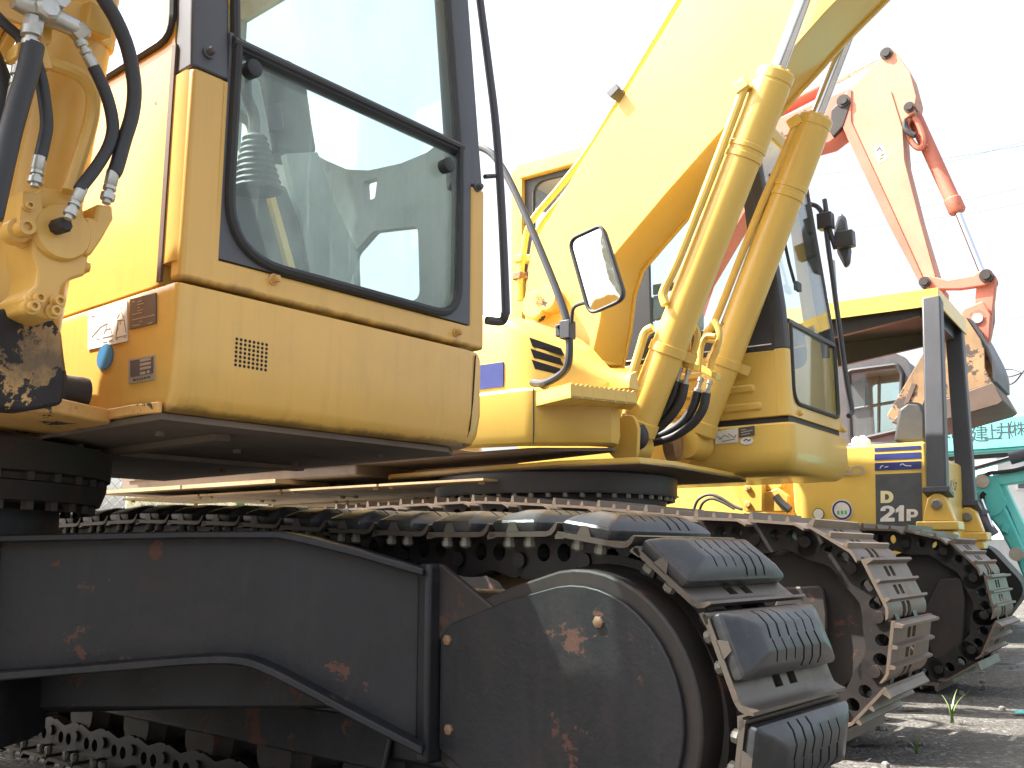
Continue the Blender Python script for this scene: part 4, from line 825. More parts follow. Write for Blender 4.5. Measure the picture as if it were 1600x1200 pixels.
# seat and consoles inside
b = MB(); b.loft([[Vector((x,y,z)) for x, y in ((-3.1+sx,5.5),(-3.0+sx,5.5),(-3.0+sx,5.95),(-3.1+sx,5.95))] for z, sx in ((1.95,.0),(2.3,-.06),(2.65,-.14),(2.72,-.16))]); b.box((-3.1,5.47,1.85),(-2.6,5.97,2.0)); b.build('seat', M['interiordark'], exB, bevel=.03, seg=3)
b = MB(); b.box((-3.1,5.27,1.54),(-2.5,5.44,2.12)); b.box((-2.6,5.30,2.12),(-2.45,5.42,2.24)); b.build('console', M['interior'], exB, bevel=.02)
slab2 = lambda pts, x, vec: (lambda b: b.prism(B.ats(pts, 'x', x), vec))(MB())
b = MB(); b.prism(B.ats([(998,468),(1018,464),(1018,500),(998,503)], 'y', 5.5), (0,.05,0)); b.prism(B.ats([(1021,463),(1038,460),(1036,495),(1021,499)], 'y', 5.5), (0,.05,0)); b.build('monitor', M['decaldark'], exB)
b = MB(); b.prism(B.ats([(1020,445),(1050,440),(1048,452),(1020,460)], 'y', 5.52), (0,.03,0)); b.build('sun_blind', M['cabgrey'], exB)
# wiper, grab bars, front mirror
b = MB(); W_ = [(-1.0,0)]
wp_ = [Vector((lB(z)+.012, y, z)) for y, z in ((5.32,3.0),(5.36,2.7),(5.40,2.45),(5.44,2.34))]; b.tube(wp_, .010, 8); b.obox(wp_[-1]+Vector((.01,.02,-.02)), (.012,0,0), (0,.035,0), (0,0,.025)); b.build('wiper', M['black'], exB)
gr = [B.at(1262,318,'y',6.24), B.at(1278,324,'y',6.26), B.at(1288,345,'y',6.27), B.at(1296,400,'y',6.27), B.at(1310,500,'y',6.25), B.at(1322,590,'y',6.24), B.at(1331,640,'y',6.23), B.at(1326,650,'y',6.18)]
b = MB(); b.tube(spline(gr, 5), .017, 8); b.build('grab_rail', M['darkpaint'], exB)
pm = B.at(1290,346,'y',6.27); b = MB(); b.obox(pm, (.05,0,0), (0,.04,0), (.0,0,.055)); b.tube([pm+Vector((0,0,.16)), pm+Vector((.02,0,-.05)), pm+Vector((.05,.02,-.2))], .018, 8); b.obox(pm+Vector((.11,.04,-.14)), (.06,0,0), (0,.04,0), (0,0,.055)); b.build('mirror_clamp', M['darkpaint'], exB, bevel=.008)
mo = B.ats([(1312,330),(1322,340),(1330,390),(1328,412),(1320,418),(1308,395),(1303,360)], 'y', 6.36); cM = sum(mo, Vector())/len(mo)
b = MB(); mor = roundpoly(mo, .05, 4); dv = Vector((-.02,.10,.0)); b.loft([[cM+(p-cM)*.75-dv*.3 for p in mor], [p for p in mor], [cM+(p-cM)*1.0+dv*.35 for p in mor], [cM+(p-cM)*.9+dv*.5 for p in mor]]); b.build('mirror_housing', M['greypaint'], exB)
# stickers and lettering
side_plate(B, cbB, [(1118,675),(1153,668),(1153,691),(1118,694)], 5.178, M['white'], 'sticker', .004, 'white sticker with a machine drawing')
lines_on(B, cbB, 5.1735, [[(1124,687),(1132,680),(1140,684)],[(1128,690),(1148,686)],[(1138,678),(1148,684),(1150,679)],[(1121,682),(1128,686)]], M['decalgrey'], 'line_drawing', .003)
side_plate(B, cbB, [(1155,669),(1179,665),(1179,680),(1155,684)], 5.178, M['plate'], 'plate', .004, 'dark printed plate')
lines_on(B, cbB, 5.1735, [[(1158,672),(1166,671)],[(1158,676),(1176,672)],[(1158,680),(1172,677)]], M['alu'], 'printing', .0025)
oc = B.at(1167,689,'y',5.178); b = MB(); b.prism([(oc.x+.038*math.cos(a),5.178,oc.z+.022*math.sin(a)) for a in [2*math.pi*i/20 for i in range(20)]], (0,-.004,0)); b.build('sticker', M['white'], cbB)
lines_on(B, cbB, 5.1735, [[(1162,689),(1166,686),(1170,689),(1173,686)]], M['ink'], 'printing', .003)
side_plate(B, sp, [(1110,621),(1123,618),(1123,634),(1110,637)], 5.196, M['white'], 'sticker', .003, 'small white notice')
b = MB()
for q in ((1250,645),(1317,672)): p = B.at(*q,'x',CX1); b.lathe(p, (1,0,0), [(-.01,.018),(.012,.018),(.02,.010)], 10)
b.build('bolt', M['yellow2'], exB)
for q in ((1188,628),): pass
# --- pipes up the back of the boom, with couplings
for i, pts in enumerate(([(812,470),(812,440),(818,395),(824,360),(838,335),(872,295),(915,240),(965,160),(1070,-15)], [(826,470),(827,440),(832,405),(838,370),(850,345),(880,308),(925,248),(975,165),(1080,-10)])):
    b = MB(); b.tube(spline(B.ats(pts, 'y', YB0+.10+.07*i), 6), .021, 10); b.build('boom_pipe', M['yellow2'], exB)
    for k, (qx, qy) in enumerate(((813+i*14,405),(811+i*14,432))):
        p = B.at(qx, qy, 'y', YB0+.10+.07*i); b = MB(); b.obox(p, (.03,0,0), (0,.03,0), (.004,0,.022)); b.build('pipe_clamp', M['yellow2' if k == 0 else 'rustbolt'], exB, bevel=.004)
p = B.at(964,146,'y',YB0); b = MB(); b.obox(p, (.03,0,.02), (0,.05,0), (-.014,0,.020)); b.build('pipe_clamp', M['greypaint'], exB, bevel=.005)
# --- near track with triple grouser shoes
PB = loop_path((-1.43,.462), .420, (-5.1,.462), .42, [(-5.0,.89),(-4.45,.975),(-3.6,1.0),(-2.96,1.008),(-2.3,.960),(-1.75,.895)])
b = MB(); b.prism(roundpoly([(-4.9,3.95,.34),(-1.75,3.95,.30),(-1.60,3.95,.45),(-1.60,3.95,.62),(-1.75,3.95,.72),(-4.9,3.95,.72)], .05, 4), (0,.3,0)); trB = b.build('track', M['steel'], exB, bevel=.01); trB['label'] = 'right crawler track with bare steel grouser shoes'
fill_track(trB, B, 3.79, .58, PB, .243, (-.985,.512), 'grouser', M['shoerust'], .125, .05, (.07,.30))
b = MB(); b.prism(roundpoly([(-4.9,5.95,.34),(-1.75,5.95,.30),(-1.60,5.95,.45),(-1.60,5.95,.62),(-1.75,5.95,.72),(-4.9,5.95,.72)], .05, 4), (0,.3,0)); trB2 = b.build('track', M['steel'], exB, bevel=.01); trB2['label'] = 'left crawler track, its front end beyond the right one'
fill_track(trB2, B, 5.80, .58, PB, .243, (-.98,.40), 'grouser', M['shoerust'], .125, .05, (.07,.30))
b = MB(); b.lathe((-1.425,5.96,.475), (0,1,0), [(0,.05),(0,.285),(.012,.30),(.05,.305),(.05,.275),(.16,.275),(.16,.30),(.2,.30),(.2,.05)], 48); b.build('idler', M['steelrust'], exB)
b = MB(); b.prism(roundpoly(B.ats([(1466,905),(1504,902),(1508,940),(1504,1010),(1498,1030),(1456,1030),(1440,960)], 'y', 5.91), .03, 3), (0,.03,0)); b.build('idler_guard', M['steelrust'], exB, bevel=.008)
b = MB(); b.lathe((-1.425,3.95,.475), (0,1,0), [(0,.05),(0,.285),(.012,.30),(.05,.305),(.05,.275),(.16,.275),(.16,.30),(.2,.30),(.2,.05)], 48); b.build('idler', M['steelrust'], exB)
b = MB(); b.prism(roundpoly(B.ats([(1220,918),(1286,914),(1292,960),(1290,1060),(1284,1105),(1240,1110),(1190,1000)], 'y', 3.90), .03, 3), (0,.03,0)); b.build('idler_guard', M['steelrust'], exB, bevel=.008)
for k in range(7):
    x = -4.6+k*.45; b = MB(); b.lathe((x,3.92,.24), (0,1,0), [(0,.05),(0,.10),(.04,.13),(.07,.13),(.075,.10),(.25,.10),(.255,.13),(.3,.13),(.3,.05)], 18); b.build('track_roller', M['steelrust'], exB)
b = MB(); b.loft([[Vector((p.x,p.y,z)) for p in roundpoly([(-6.4,3.86),(-4.6,3.86),(-4.6,6.1),(-6.4,6.1)], .3, 6)] for z in (1.42,2.2)]); b.build('engine_house', M['yellow2'], exB, bevel=.03)
b = MB(); b.prism([(-6.45,3.80,1.172),(-4.5,3.80,1.172),(-4.5,6.15,1.172),(-6.45,6.15,1.172)], (0,0,.024)); b.build('underside_cover', M['underlit'], exB)  # sheet added to dim the bright bottom of the engine house
b = MB(); b.box((-6.3,3.92,1.198),(-3.95,6.05,1.43)); b.build('rear_frame', M['under'], exB, bevel=.01)
# unseen boom of the near machine, posed to shade the valve at the left
ca_, sa_ = math.cos(R(-10)), math.sin(R(-10)); fx, fz0 = out[0]
boom_part(exA, [(fx+(x-fx)*ca_-(z-fz0)*sa_, fz0+(x-fx)*sa_+(z-fz0)*ca_) for x, z in out], .42, .76, M['yellow'], 'boom', .45, -.55)
# its right-hand deck, out of the picture, added to shade the frame leg
b = MB(); b.loft([[Vector((p.x, p.y-4.0, p.z-.12)) for p in hous(x)] for x in (-5.5,-3.2,-3.0,-2.8,-2.6,-2.45,-2.36)]); b.build('tool_housing', M['yellow'], exA)
b = MB(); b.loft([[Vector((x+.05, y-4.0, z)) for x, y in bx] for z in (1.12, 1.45)]); b.build('side_body', M['yellow'], exA)
# ================================================================== bulldozer
D = Fr(34, -1.9, 7.4, .0)
dz = D.root('bulldozer', 'small yellow bulldozer with a flat canopy and D 21P on its side', 'bulldozer')
PD = loop_path((-1.78,.40), .36, (-3.5,.40), .36, [(-3.4,.76),(-2.6,.77),(-2.0,.765)])
b = MB(); b.prism(roundpoly([(-3.3,6.7,.22),(-2.0,6.7,.22),(-1.9,6.7,.35),(-1.9,6.7,.5),(-2.0,6.7,.62),(-3.3,6.7,.62)], .05, 4), (0,.24,0)); trD = b.build('track', M['steel'], dz, bevel=.01); trD['label'] = 'near crawler track with dark chain'
fill_track(trD, D, 6.6, .44, PD, .19, (-1.42,.45), 'grouser', M['shoerust'], .10, .045, (.06,.30))
b = MB(); b.lathe((-1.78,6.70,.40), (0,1,0), [(0,.05),(0,.255),(.012,.27),(.05,.275),(.05,.25),(.14,.25),(.14,.05)], 40); b.build('idler', M['steelrust'], dz)
b = MB(); b.prism([(x,8.3,z) for x, z in [(p.x,p.y) for p in PD[::2]]], (0,.44,0)); b.build('far_track', M['steelrust'], dz)
yP = 7.0
b = MB(); b.box((-2.24,yP,.70),(-1.315,7.75,1.515)); body = b.build('side_tank', M['lemon'], dz, bevel=.02, seg=3)
b = MB(); b.box((-2.2,7.2,.72),(-1.23,8.1,1.42)); b.build('rear_body', M['yellow2'], dz, bevel=.03, seg=3)
b = MB(); b.box((-3.6,7.25,.62),(-2.26,7.95,1.34)); b.build('engine_hood', M['lemon'], dz, bevel=.03, seg=3)
b = MB(); b.prism(D.ats([(1240,744),(1257,744),(1257,800),(1240,800)], 'y', 7.05), (0,.1,0)); b.build('red_panel', M['redpaint'], dz)
def onp(pts, d=0): return D.ats(pts, 'y', yP-.0005-d)
for pts in ([(1366.6,700.2),(1438.7,696.2),(1438.7,701.4),(1366.6,705.2)], [(1366.6,709.6),(1439,706.4),(1439,715.5),(1366.6,719.2)], [(1367,723.6),(1439.4,720.4),(1439.4,732.6),(1367,735.8)]):
    b = MB(); b.prism(onp(pts), (0,-.003,0)); b.build('blue_stripe', M['blue'], body, smooth=0)
b = MB(); b.prism(onp([(1367.8,741.3),(1439.8,738.5),(1441.8,822),(1369,822)]), (0,-.003,0)); b.build('model_panel', M['decaldark'], body, smooth=0)
ez = Vector((0,0,1)); exx = Vector((1,0,0))
def glyph(name, outer, holes, mat, x0, x1, y0, y1):
    """a heavy block letter drawn in a unit square and laid over the photo's box of pixels"""
    def m_(q): return D.at(lerp(x0, x1, q[0]), lerp(y1, y0, q[1]), 'y', yP-.0036)
    b = MB(); b.prism([m_(q) for q in outer], (0,-.0012,0), [[m_(q) for q in h] for h in holes]); return b.build(name, mat, body, smooth=0)
def arcp(cx, cy, rx, ry, a0, a1, n=9): return [(cx+rx*math.cos(R(a0+(a1-a0)*i/n)), cy+ry*math.sin(R(a0+(a1-a0)*i/n))) for i in range(n+1)]
glyph('lettering', [(0,0),(.5,0)]+arcp(.5,.5,.5,.5,-80,80,12)+[(.5,1),(0,1)], [[(.34,.26),(.34,.74)]+arcp(.46,.5,.2,.24,90,-90,8)], M['cream'], 1376,1396,767,786)
glyph('lettering', [(0,0),(1,0),(1,.24),(.52,.24),(.80,.44)]+arcp(.5,.70,.5,.30,-20,170,12)+[(.02,.66),(.36,.66)]+arcp(.50,.70,.15,.13,175,-30,6)+[(.56,.56),(0,.18)], [], M['white'], 1375.5,1398,790,815)
glyph('lettering', [(.32,0),(.86,0),(.86,1),(.45,1),(.0,.74),(.0,.52),(.32,.62)], [], M['white'], 1399.5,1414.5,789.5,814.5)
glyph('lettering', [(0,0),(.36,0),(.36,.30),(.55,.30)]+arcp(.6,.65,.4,.35,-80,80,10)+[(.5,1),(0,1)], [[(.36,.52),(.36,.78)]+arcp(.55,.65,.13,.13,90,-90,6)], M['white'], 1416.5,1434.5,795.5,814)
letter(body, 'emblem', 'EO', .085, M['alu'], D.at(1333,736,'y',yP-.012), exx, ez, .003, 1.5)
b = MB(); b.prism(onp([(1306,737),(1322,735.5),(1322,739.5),(1306,741)]), (0,-.010,0)); b.build('emblem_bar', M['alu'], body)
def lscr(pts, mat, r=.003):
    b = MB(); P = onp(pts, .0045)
    for q in range(len(P)-1): d = P[q+1]-P[q]; n = Vector((-d.z,0,d.x)).normalized()*r; b.prism([P[q]+n,P[q]-n,P[q+1]-n,P[q+1]+n], (0,-.0006,0))
    b.build('scratch', mat, body, smooth=0)
lscr([(1375,732),(1377,728),(1380,727.5)], M['white']); lscr([(1382,730),(1388,729)], M['white']); lscr([(1406,727),(1410,724.5),(1415,727.5),(1424,728)], M['white'])
def disc(parent, p, r, mat, d=.003, n=28, name='sticker', r0=None):
    b = MB()
    if r0: b.prism([(p.x+r*math.cos(2*math.pi*i/n),p.y,p.z+r*math.sin(2*math.pi*i/n)) for i in range(n)], (0,-d,0), [[(p.x+r0*math.cos(2*math.pi*i/n),p.y,p.z+r0*math.sin(2*math.pi*i/n)) for i in range(n)]])
    else: b.prism([(p.x+r*math.cos(2*math.pi*i/n),p.y,p.z+r*math.sin(2*math.pi*i/n)) for i in range(n)], (0,-d,0))
    return b.build(name, mat, parent, smooth=0)
p = D.at(1315.7,797,'y',yP-.0005); st = disc(body, p, .074, M['white']); st['label'] = 'round white sticker with a blue ring'; disc(body, p+Vector((0,-.0032,0)), .068, M['blue'], .001, name='printed_ring', r0=.055)
for k in (-1, 0, 1): 
    b = MB(); b.box((p.x+k*.026-.008,p.y-.0042,p.z-.03),(p.x+k*.026+.008,p.y-.0032,p.z-.004)); b.build('print', M['green'], body)
p = D.at(1279,803,'y',yP-.0005); disc(body, p, .042, M['fence']); disc(body, p+Vector((0,-.0032,0)), .036, M['white'], .001, name='printed_ring', r0=.0)
# lettering on the rear body
letter(dz, 'lettering', 'リ｜ス', .10, M['ink'], (-1.226,7.40,1.22), (0,1,0), (.25,0,1), .002, .9)
# canopy
roofz = 2.56
c1_ = D.at(1462,455,'x',-1.20)
b = MB(); rp = [(-2.75,7.14),(-1.19,7.14),(-1.19,8.28),(-2.75,8.28)]
b.prism([(x,y,roofz-.035) for x, y in rp], (0,0,.012)); b.build('canopy_underside', M['black'], dz)
b = MB(); b.prism([(x,y,roofz-.022) for x, y in rp], (0,0,.07)); b.build('canopy_roof', M['lemon'], dz, bevel=.012)
b = MB(); b.strip([(-2.76,7.128,roofz-.075),(-1.178,7.128,roofz-.075)], (0,.010,0), (0,0,.126)); b.strip([(-1.186,7.14,roofz-.075),(-1.186,8.28,roofz-.075)], (.010,0,0), (0,0,.126)); b.build('canopy_rim', M['lemon'], dz)
b = MB(); b.prism([(-2.7,7.2,roofz-.30),(-1.26,7.2,roofz-.11),(-1.26,7.2,roofz-.037),(-2.7,7.2,roofz-.037)], (0,.05,0)); b.prism([(-2.7,8.2,roofz-.30),(-1.26,8.2,roofz-.11),(-1.26,8.2,roofz-.037),(-2.7,8.2,roofz-.037)], (0,.04,0)); b.box((-1.32,7.2,roofz-.14),(-1.24,8.2,roofz-.036)); b.build('canopy_beam', M['darkpaint'], dz)
def canopy_post(p0, p1, w, front=True):
    b = MB(); d = (p1-p0).normalized(); ax_ = Vector((1,0,0)); ax_ = (ax_-d*ax_.dot(d)).normalized(); ay = d.cross(ax_).normalized()
    b.obox((p0+p1)/2, ax_*w, ay*w, (p1-p0)/2); o = b.build('canopy_post', M['darkpaint'], dz, bevel=.012, seg=3)
    b = MB(); b.obox(p0-d*.005, ax_*(w+.022), ay*(w+.022), d*.02); b.build('post_foot', M['darkpaint'], o, bevel=.005)
    b = MB(); c = p0-d*.10; b.prism([c+Vector((-.10,-.05,-.10)), c+Vector((.10,-.05,-.10)), c+Vector((.06,-.05,.05)), c+Vector((.02,-.05,.085)), c+Vector((-.02,-.05,.085)), c+Vector((-.06,-.05,.05))], (0,.10,0)); b.obox(c+Vector((0,0,-.13)), (.13,0,0), (0,.11,0), (0,0,.03)); b.obox(c+Vector((0,.0,-.19)), (.10,0,0), (0,.09,0), (0,0,.03)); b.build('post_bracket', M['yellow2'], dz, bevel=.01)
    b = MB(); b.lathe(c+Vector((0,-.05,.01)), (0,-1,0), [(0,.034),(.02,.034),(.028,.026)], 14); b.build('bolt', M['bolt'], dz)
canopy_post(D.at(1466,768,'y',6.92), D.at(1457,468,'y',7.18), .062)
canopy_post(D.at(1512,790,'y',7.82), D.at(1491,508,'y',8.18), .062)
for y, yy in ((7.1,7.2),(7.9,8.15)): b = MB(); b.obox((-2.62,(y+yy)/2,1.9), (.05,0,0), (0,.05,0), (0,0,.62)); b.build('canopy_post', M['darkpaint'], dz)
# operator's place
b = MB(); b.loft([[D.at(x,y,'y',7.35)+Vector((0,dy_,0)) for x, y in q] for q, dy_ in (([(1396,690),(1404,640),(1418,628),(1436,630),(1445,645),(1446,690)],0),([(1396,690),(1402,638),(1417,626),(1436,628),(1445,643),(1446,690)],.06),([(1396,690),(1402,638),(1417,626),(1436,628),(1445,643),(1446,690)],.40),([(1396,690),(1406,644),(1418,632),(1434,634),(1443,648),(1446,690)],.46))]); b.build('seat', M['greyplastic'], dz, bevel=.02, seg=3)
b = MB(); b.prism(D.ats([(1322,692),(1350,690),(1398,690),(1398,702),(1322,706)], 'y', 7.3), (0,.5,0)); b.build('dashboard', M['darkpaint'], dz, bevel=.02)
for k, q in enumerate(((1338,688),(1348,686),(1353,690))): p = D.at(*q, 'y', 7.12); b = MB(); b.lathe(p-Vector((0,0,.06)), (0,0,1), [(0,.035),(.03,.03),(.05,.034),(.07,.03),(.085,.012)], 12); b.build('control_knob', M['white'], dz)
# push frame, lift linkage and hoses at the dozer's nose, seen under the second excavator
b = MB(); b.prism(D.ats([(1138,752),(1192,750),(1192,800),(1165,800)], 'y', 6.98), (0,.10,0)); pf = b.build('push_frame', M['yellow2'], dz, bevel=.01)
for q in ((1169,763),(1169,788)): p = D.at(*q,'y',6.98); b = MB(); b.lathe(p, (0,-1,0), [(0,.024),(.015,.024),(.02,.018)], 14); b.build('bolt', M['yellowworn'], pf)
b = MB(); b.prism(D.ats([(1193,770),(1215,762),(1232,775),(1232,800),(1193,800)], 'y', 7.02), (0,.08,0)); b.prism(D.ats([(1196,752),(1225,752),(1222,762),(1196,768)], 'y', 7.05), (0,.06,0)); b.build('linkage', M['yellow'], dz, bevel=.01)
b = MB(); b.tube(spline(D.ats([(1212,775),(1220,785),(1234,797)], 'y', 7.0), 5), .03, 8); b.build('lift_arm', M['black'], dz)
for pts in ([(1083,800),(1090,782),(1105,773),(1122,776),(1145,790),(1160,796)], [(1092,800),(1098,786),(1110,779),(1126,783),(1148,795)]): b = MB(); b.tube(spline(D.ats(pts, 'y', 7.1), 6), .012, 8); b.build('hose', M['hose'], dz)

# ================================================================== orange excavator behind the bulldozer
O = Fr(34, -3.6, 10.6, .0)
ex3 = O.root('excavator', 'faded orange excavator behind the bulldozer, arm raised and bucket curled', 'excavator')
YO = 9.95
def pr(pts, y, th, name, mat, par=None, bv=.008, rd=0): 
    P = O.ats(pts, 'y', y); P = roundpoly(P, rd, 4) if rd else P
    b = MB(); b.prism(P, (0,th,0)); return b.build(name, M[mat], par or ex3, bevel=bv)
arm = pr([(1374,92),(1380,76),(1390,74),(1402,84),(1422,112),(1432,150),(1428,176),(1414,186),(1409,200),(1413,250),(1436,340),(1463,430),(1464,446),(1440,449),(1385,345),(1340,250),(1312,190),(1316,150),(1330,138)], YO, .34, 'arm', 'orangepale')
pr([(1330,142),(1376,140),(1392,142),(1410,200),(1413,250),(1436,340),(1461,430),(1462,444),(1446,447),(1400,350),(1352,248),(1328,190)], YO-.012, .011, 'wear_plate', 'orangepale', arm, .004)
pr([(1324,140),(1330,139),(1330,190),(1356,246),(1404,350),(1448,447),(1440,448),(1385,345),(1340,250),(1313,190)], YO-.024, .011, 'flange', 'orange', arm, .003)
pr([(1364,230),(1380,225),(1389,247),(1373,256)], YO-.014, .004, 'sticker', 'cream', arm, 0)
def lo(seg, y, mat, r=.006):
    b = MB()
    for s in seg:
        P = O.ats(s, 'y', y)
        for q in range(len(P)-1): d = P[q+1]-P[q]; n = Vector((-d.z,0,d.x)).normalized()*r; b.prism([P[q]+n,P[q]-n,P[q+1]-n,P[q+1]+n], (0,-.0008,0))
    return b
lo([[(1370,236),(1374,230),(1378,236)],[(1376,243),(1382,240)],[(1374,249),(1380,246)]], YO-.016, M['ink']).build('print', M['ink'], arm, smooth=0)
# boom with marker writing
bo = pr([(1328,138),(1318,205),(1296,222),(1246,236),(1205,262),(1100,440),(1035,640),(990,640),(1052,440),(1138,262),(1172,218),(1215,185)], YO+.04, .30, 'boom', 'orange')
b = lo([[(1196,226),(1202,222)],[(1206,213),(1209,217)],[(1207,226),(1214,214)],[(1216,212),(1218,222)],[(1221,206),(1225,219)],[(1216,217),(1230,210)]], YO+.037, M['ink'], .008); b.build('handwriting', M['ink'], bo, smooth=0)
def pin(q, r, y=YO, L=.36, name='pin', mat='steelrust', par=None, collar=None):
    p = O.at(*q,'y',y); b = MB(); b.lathe((p.x,y-.035,p.z), (0,1,0), [(0,r*.3),(.0,r*.62),(.015,r*.62),(.015,r),(.05,r),(L,r),(L,.01)], 22); o = b.build(name, M[mat], par or ex3)
    return o
pin((1385,84),.062,YO,.4,par=arm); pin((1318,158),.07,YO-.02,.4,par=arm); pin((1421,168),.055,YO,.36,par=arm)
b = MB(); b.tube(O.ats([(1376,92),(1320,121),(1240,160)], 'y', YO+.17), .028, 12); ac = b.build('arm_cylinder_rod', M['chrome'], ex3)
b = MB(); b.tube(O.ats([(1300,130),(1200,182),(1100,240)], 'y', YO+.17), .075, 14); b.build('arm_cylinder', M['orange'], ex3)
pr([(1298,172),(1322,150),(1330,160),(1318,196),(1302,214),(1296,206)], YO-.03, .06, 'knuckle', 'steelrust', None, .01)
# bucket cylinder, hose loop, rod
c0_, c1o = O.at(1424,172,'y',YO+.17), O.at(1497,332,'y',YO+.17); d = (c1o-c0_).normalized(); L = (c1o-c0_).length
b = MB(); b.lathe(c0_, d, [(0,.05),(.05,.065),(.12,.075),(L-.16,.072),(L-.15,.082),(L-.02,.082),(L,.07)], 20); bcy = b.build('bucket_cylinder', M['orange'], ex3)
b = MB(); b.cyl(c1o-d*.05, O.at(1534,424,'y',YO+.17), .032, 14); b.build('cylinder_rod', M['chrome'], bcy)
b = MB(); b.tube(spline(O.ats([(1421,186),(1417,198),(1422,218),(1434,231),(1442,228),(1442,212),(1434,192),(1428,184)], 'y', YO+.05), 5), .030, 8); b.build('hose_loop', M['orange'], ex3)
b = MB(); b.tube(spline(O.ats([(1414,190),(1415,200),(1422,208),(1430,212)], 'y', YO-.02), 5), .03, 8); b.build('hose', M['hose'], ex3)
# links and bucket
pr([(1438,432),(1450,430),(1480,437),(1520,430),(1532,422),(1546,424),(1550,436),(1540,446),(1500,452),(1470,452),(1448,450),(1438,446)], YO-.02, .07, 'link', 'orange', None, .012, .02)
pr([(1464,450),(1475,450),(1476,476),(1464,470)], YO+.02, .26, 'arm_nose', 'orange', None, .01)
pr([(1528,425),(1546,420),(1556,432),(1555,445),(1551,480),(1548,520),(1542,545),(1536,540),(1526,520),(1520,500)], YO+.02, .12, 'tipping_link', 'orange', None, .012, .02)
pr([(1530,436),(1552,440),(1552,500),(1544,540),(1538,540),(1546,500)], YO+.16, .12, 'tipping_link', 'steelrust', None, .012)
pin((1445,441),.055,YO-.03,.4); pin((1541,431),.062,YO-.03,.36); pin((1528,498),.080,YO-.03,.4,mat='zinc')
# bucket shell
side = [(1448,543),(1478,520),(1505,490),(1532,530),(1538,545),(1539,575),(1551,598),(1400,650),(1390,655),(1386,648)]
sp3 = O.ats(side, 'y', YO-.30)
bk = MB(); bk.prism(sp3, (0,.03,0)); bk.prism([p+Vector((0,.95,0)) for p in sp3], (0,.03,0)); bkt = bk.build('bucket', M['rust'], ex3, bevel=.006); bkt['label'] = 'tan rusty digging bucket'
shell = spline(O.ats([(1448,543),(1478,512),(1510,500),(1534,535),(1549,570),(1551,598)], 'y', YO-.27), 5)
b = MB(); b.strip(shell, (0,.92,0), (.03,0,.012)); b.build('bucket_back', M['darkpaint'], bkt)
b = MB(); P = O.ats([(1551,597),(1568,626),(1560,632),(1449,664),(1392,660),(1400,651)], 'y', YO-.33); b.prism(P, (0,1.0,0)); b.build('cutting_edge', M['brown'], bkt, bevel=.008)
pr([(1446,545),(1478,520),(1440,640),(1394,656),(1386,650)], YO-.325, .022, 'side_cutter', 'rust', bkt, .004)
pr([(1424,598),(1432,600),(1418,634),(1410,638)], YO-.335, .01, 'side_tooth', 'brown', bkt, .002)
pr([(1490,505),(1506,482),(1536,470),(1548,492),(1546,530),(1540,548),(1530,528)], YO-.05, .05, 'bucket_ear', 'orange', bkt, .01, .02); pr([(1490,505),(1506,482),(1536,470),(1548,492),(1546,530),(1540,548),(1530,528)], YO+.33, .05, 'bucket_ear', 'orange', bkt, .01, .02)
# grey cab and body
YC = 10.5
hw3 = roundpoly([tuple(p.xz) for p in O.ats([(1325,580),(1402,570),(1410,585),(1406,672),(1330,690)], 'y', YC)], .05, 4)
oc3 = roundpoly([tuple(p.xz) for p in O.ats([(1290,572),(1330,560),(1400,552),(1418,560),(1428,600),(1440,700),(1290,712)], 'y', YC)], [0,.05,.1,.1,.05,0,0], 4)
b = MB(); b.prism([(p.x,YC,p.y) for p in oc3], (0,.05,0), [[(p.x,YC,p.y) for p in hw3]]); cb3 = b.build('cab', M['cabgrey'], ex3, bevel=.01); cb3['label'] = 'silver grey cab with rounded roof'
b = MB(); b.prism([(p.x,YC+1.0,p.y) for p in oc3], (0,.05,0), [[(p.x,YC+1.0,p.y) for p in hw3]]); tp_ = [p for p in oc3 if p.y > 2.3]; b.strip([(p.x,YC+.05,p.y-.02) for p in tp_], (0,.95,0), (0,0,-.03)); b.build('cab_roof', M['cabgrey'], cb3)
b = MB(); b.tube([(p.x,YC-.005,p.y) for p in hw3]+[(hw3[0].x,YC-.005,hw3[0].y)], .025, 8); b.build('window_seal', M['black'], cb3)
for yy in (YC+.02, YC+1.02): b = MB(); b.prism([(p.x,yy,p.y) for p in hw3], (0,.006,0)); b.build('cab_window', M['glass2'], cb3)
b = MB()
for s in ([(1374,586),(1373,680)], [(1330,640),(1408,626)], [(1352,590),(1352,636)]): b.tube(O.ats(s, 'y', YC+.98), .02, 6)
b.build('rear_bars', M['black'], cb3)
b = MB(); b.box((-5.2,9.5,.95),(-1.7,11.9,1.55)); b.build('upper_body', M['orange'], ex3, bevel=.05)
b = MB(); b.loft([[Vector((p.x,y,p.y)) for p in roundpoly([(-5.2,-.06),(-1.6,-.06),(-1.25,.4),(-1.6,.85),(-5.2,.85),(-5.5,.4)], .2, 4)] for y in (9.4, 9.9)]); b.build('track', M['steelrust'], ex3)
b = MB(); b.loft([[Vector((p.x,y,p.y)) for p in roundpoly([(-5.2,-.06),(-1.6,-.06),(-1.25,.4),(-1.6,.85),(-5.2,.85),(-5.5,.4)], .2, 4)] for y in (11.4, 11.9)]); b.build('track', M['steelrust'], ex3)
b = MB(); b.cyl((-3.6,10.6,.6),(-3.6,10.6,.96),.6,24); b.build('slewing_ring', M['steelrust'], ex3)

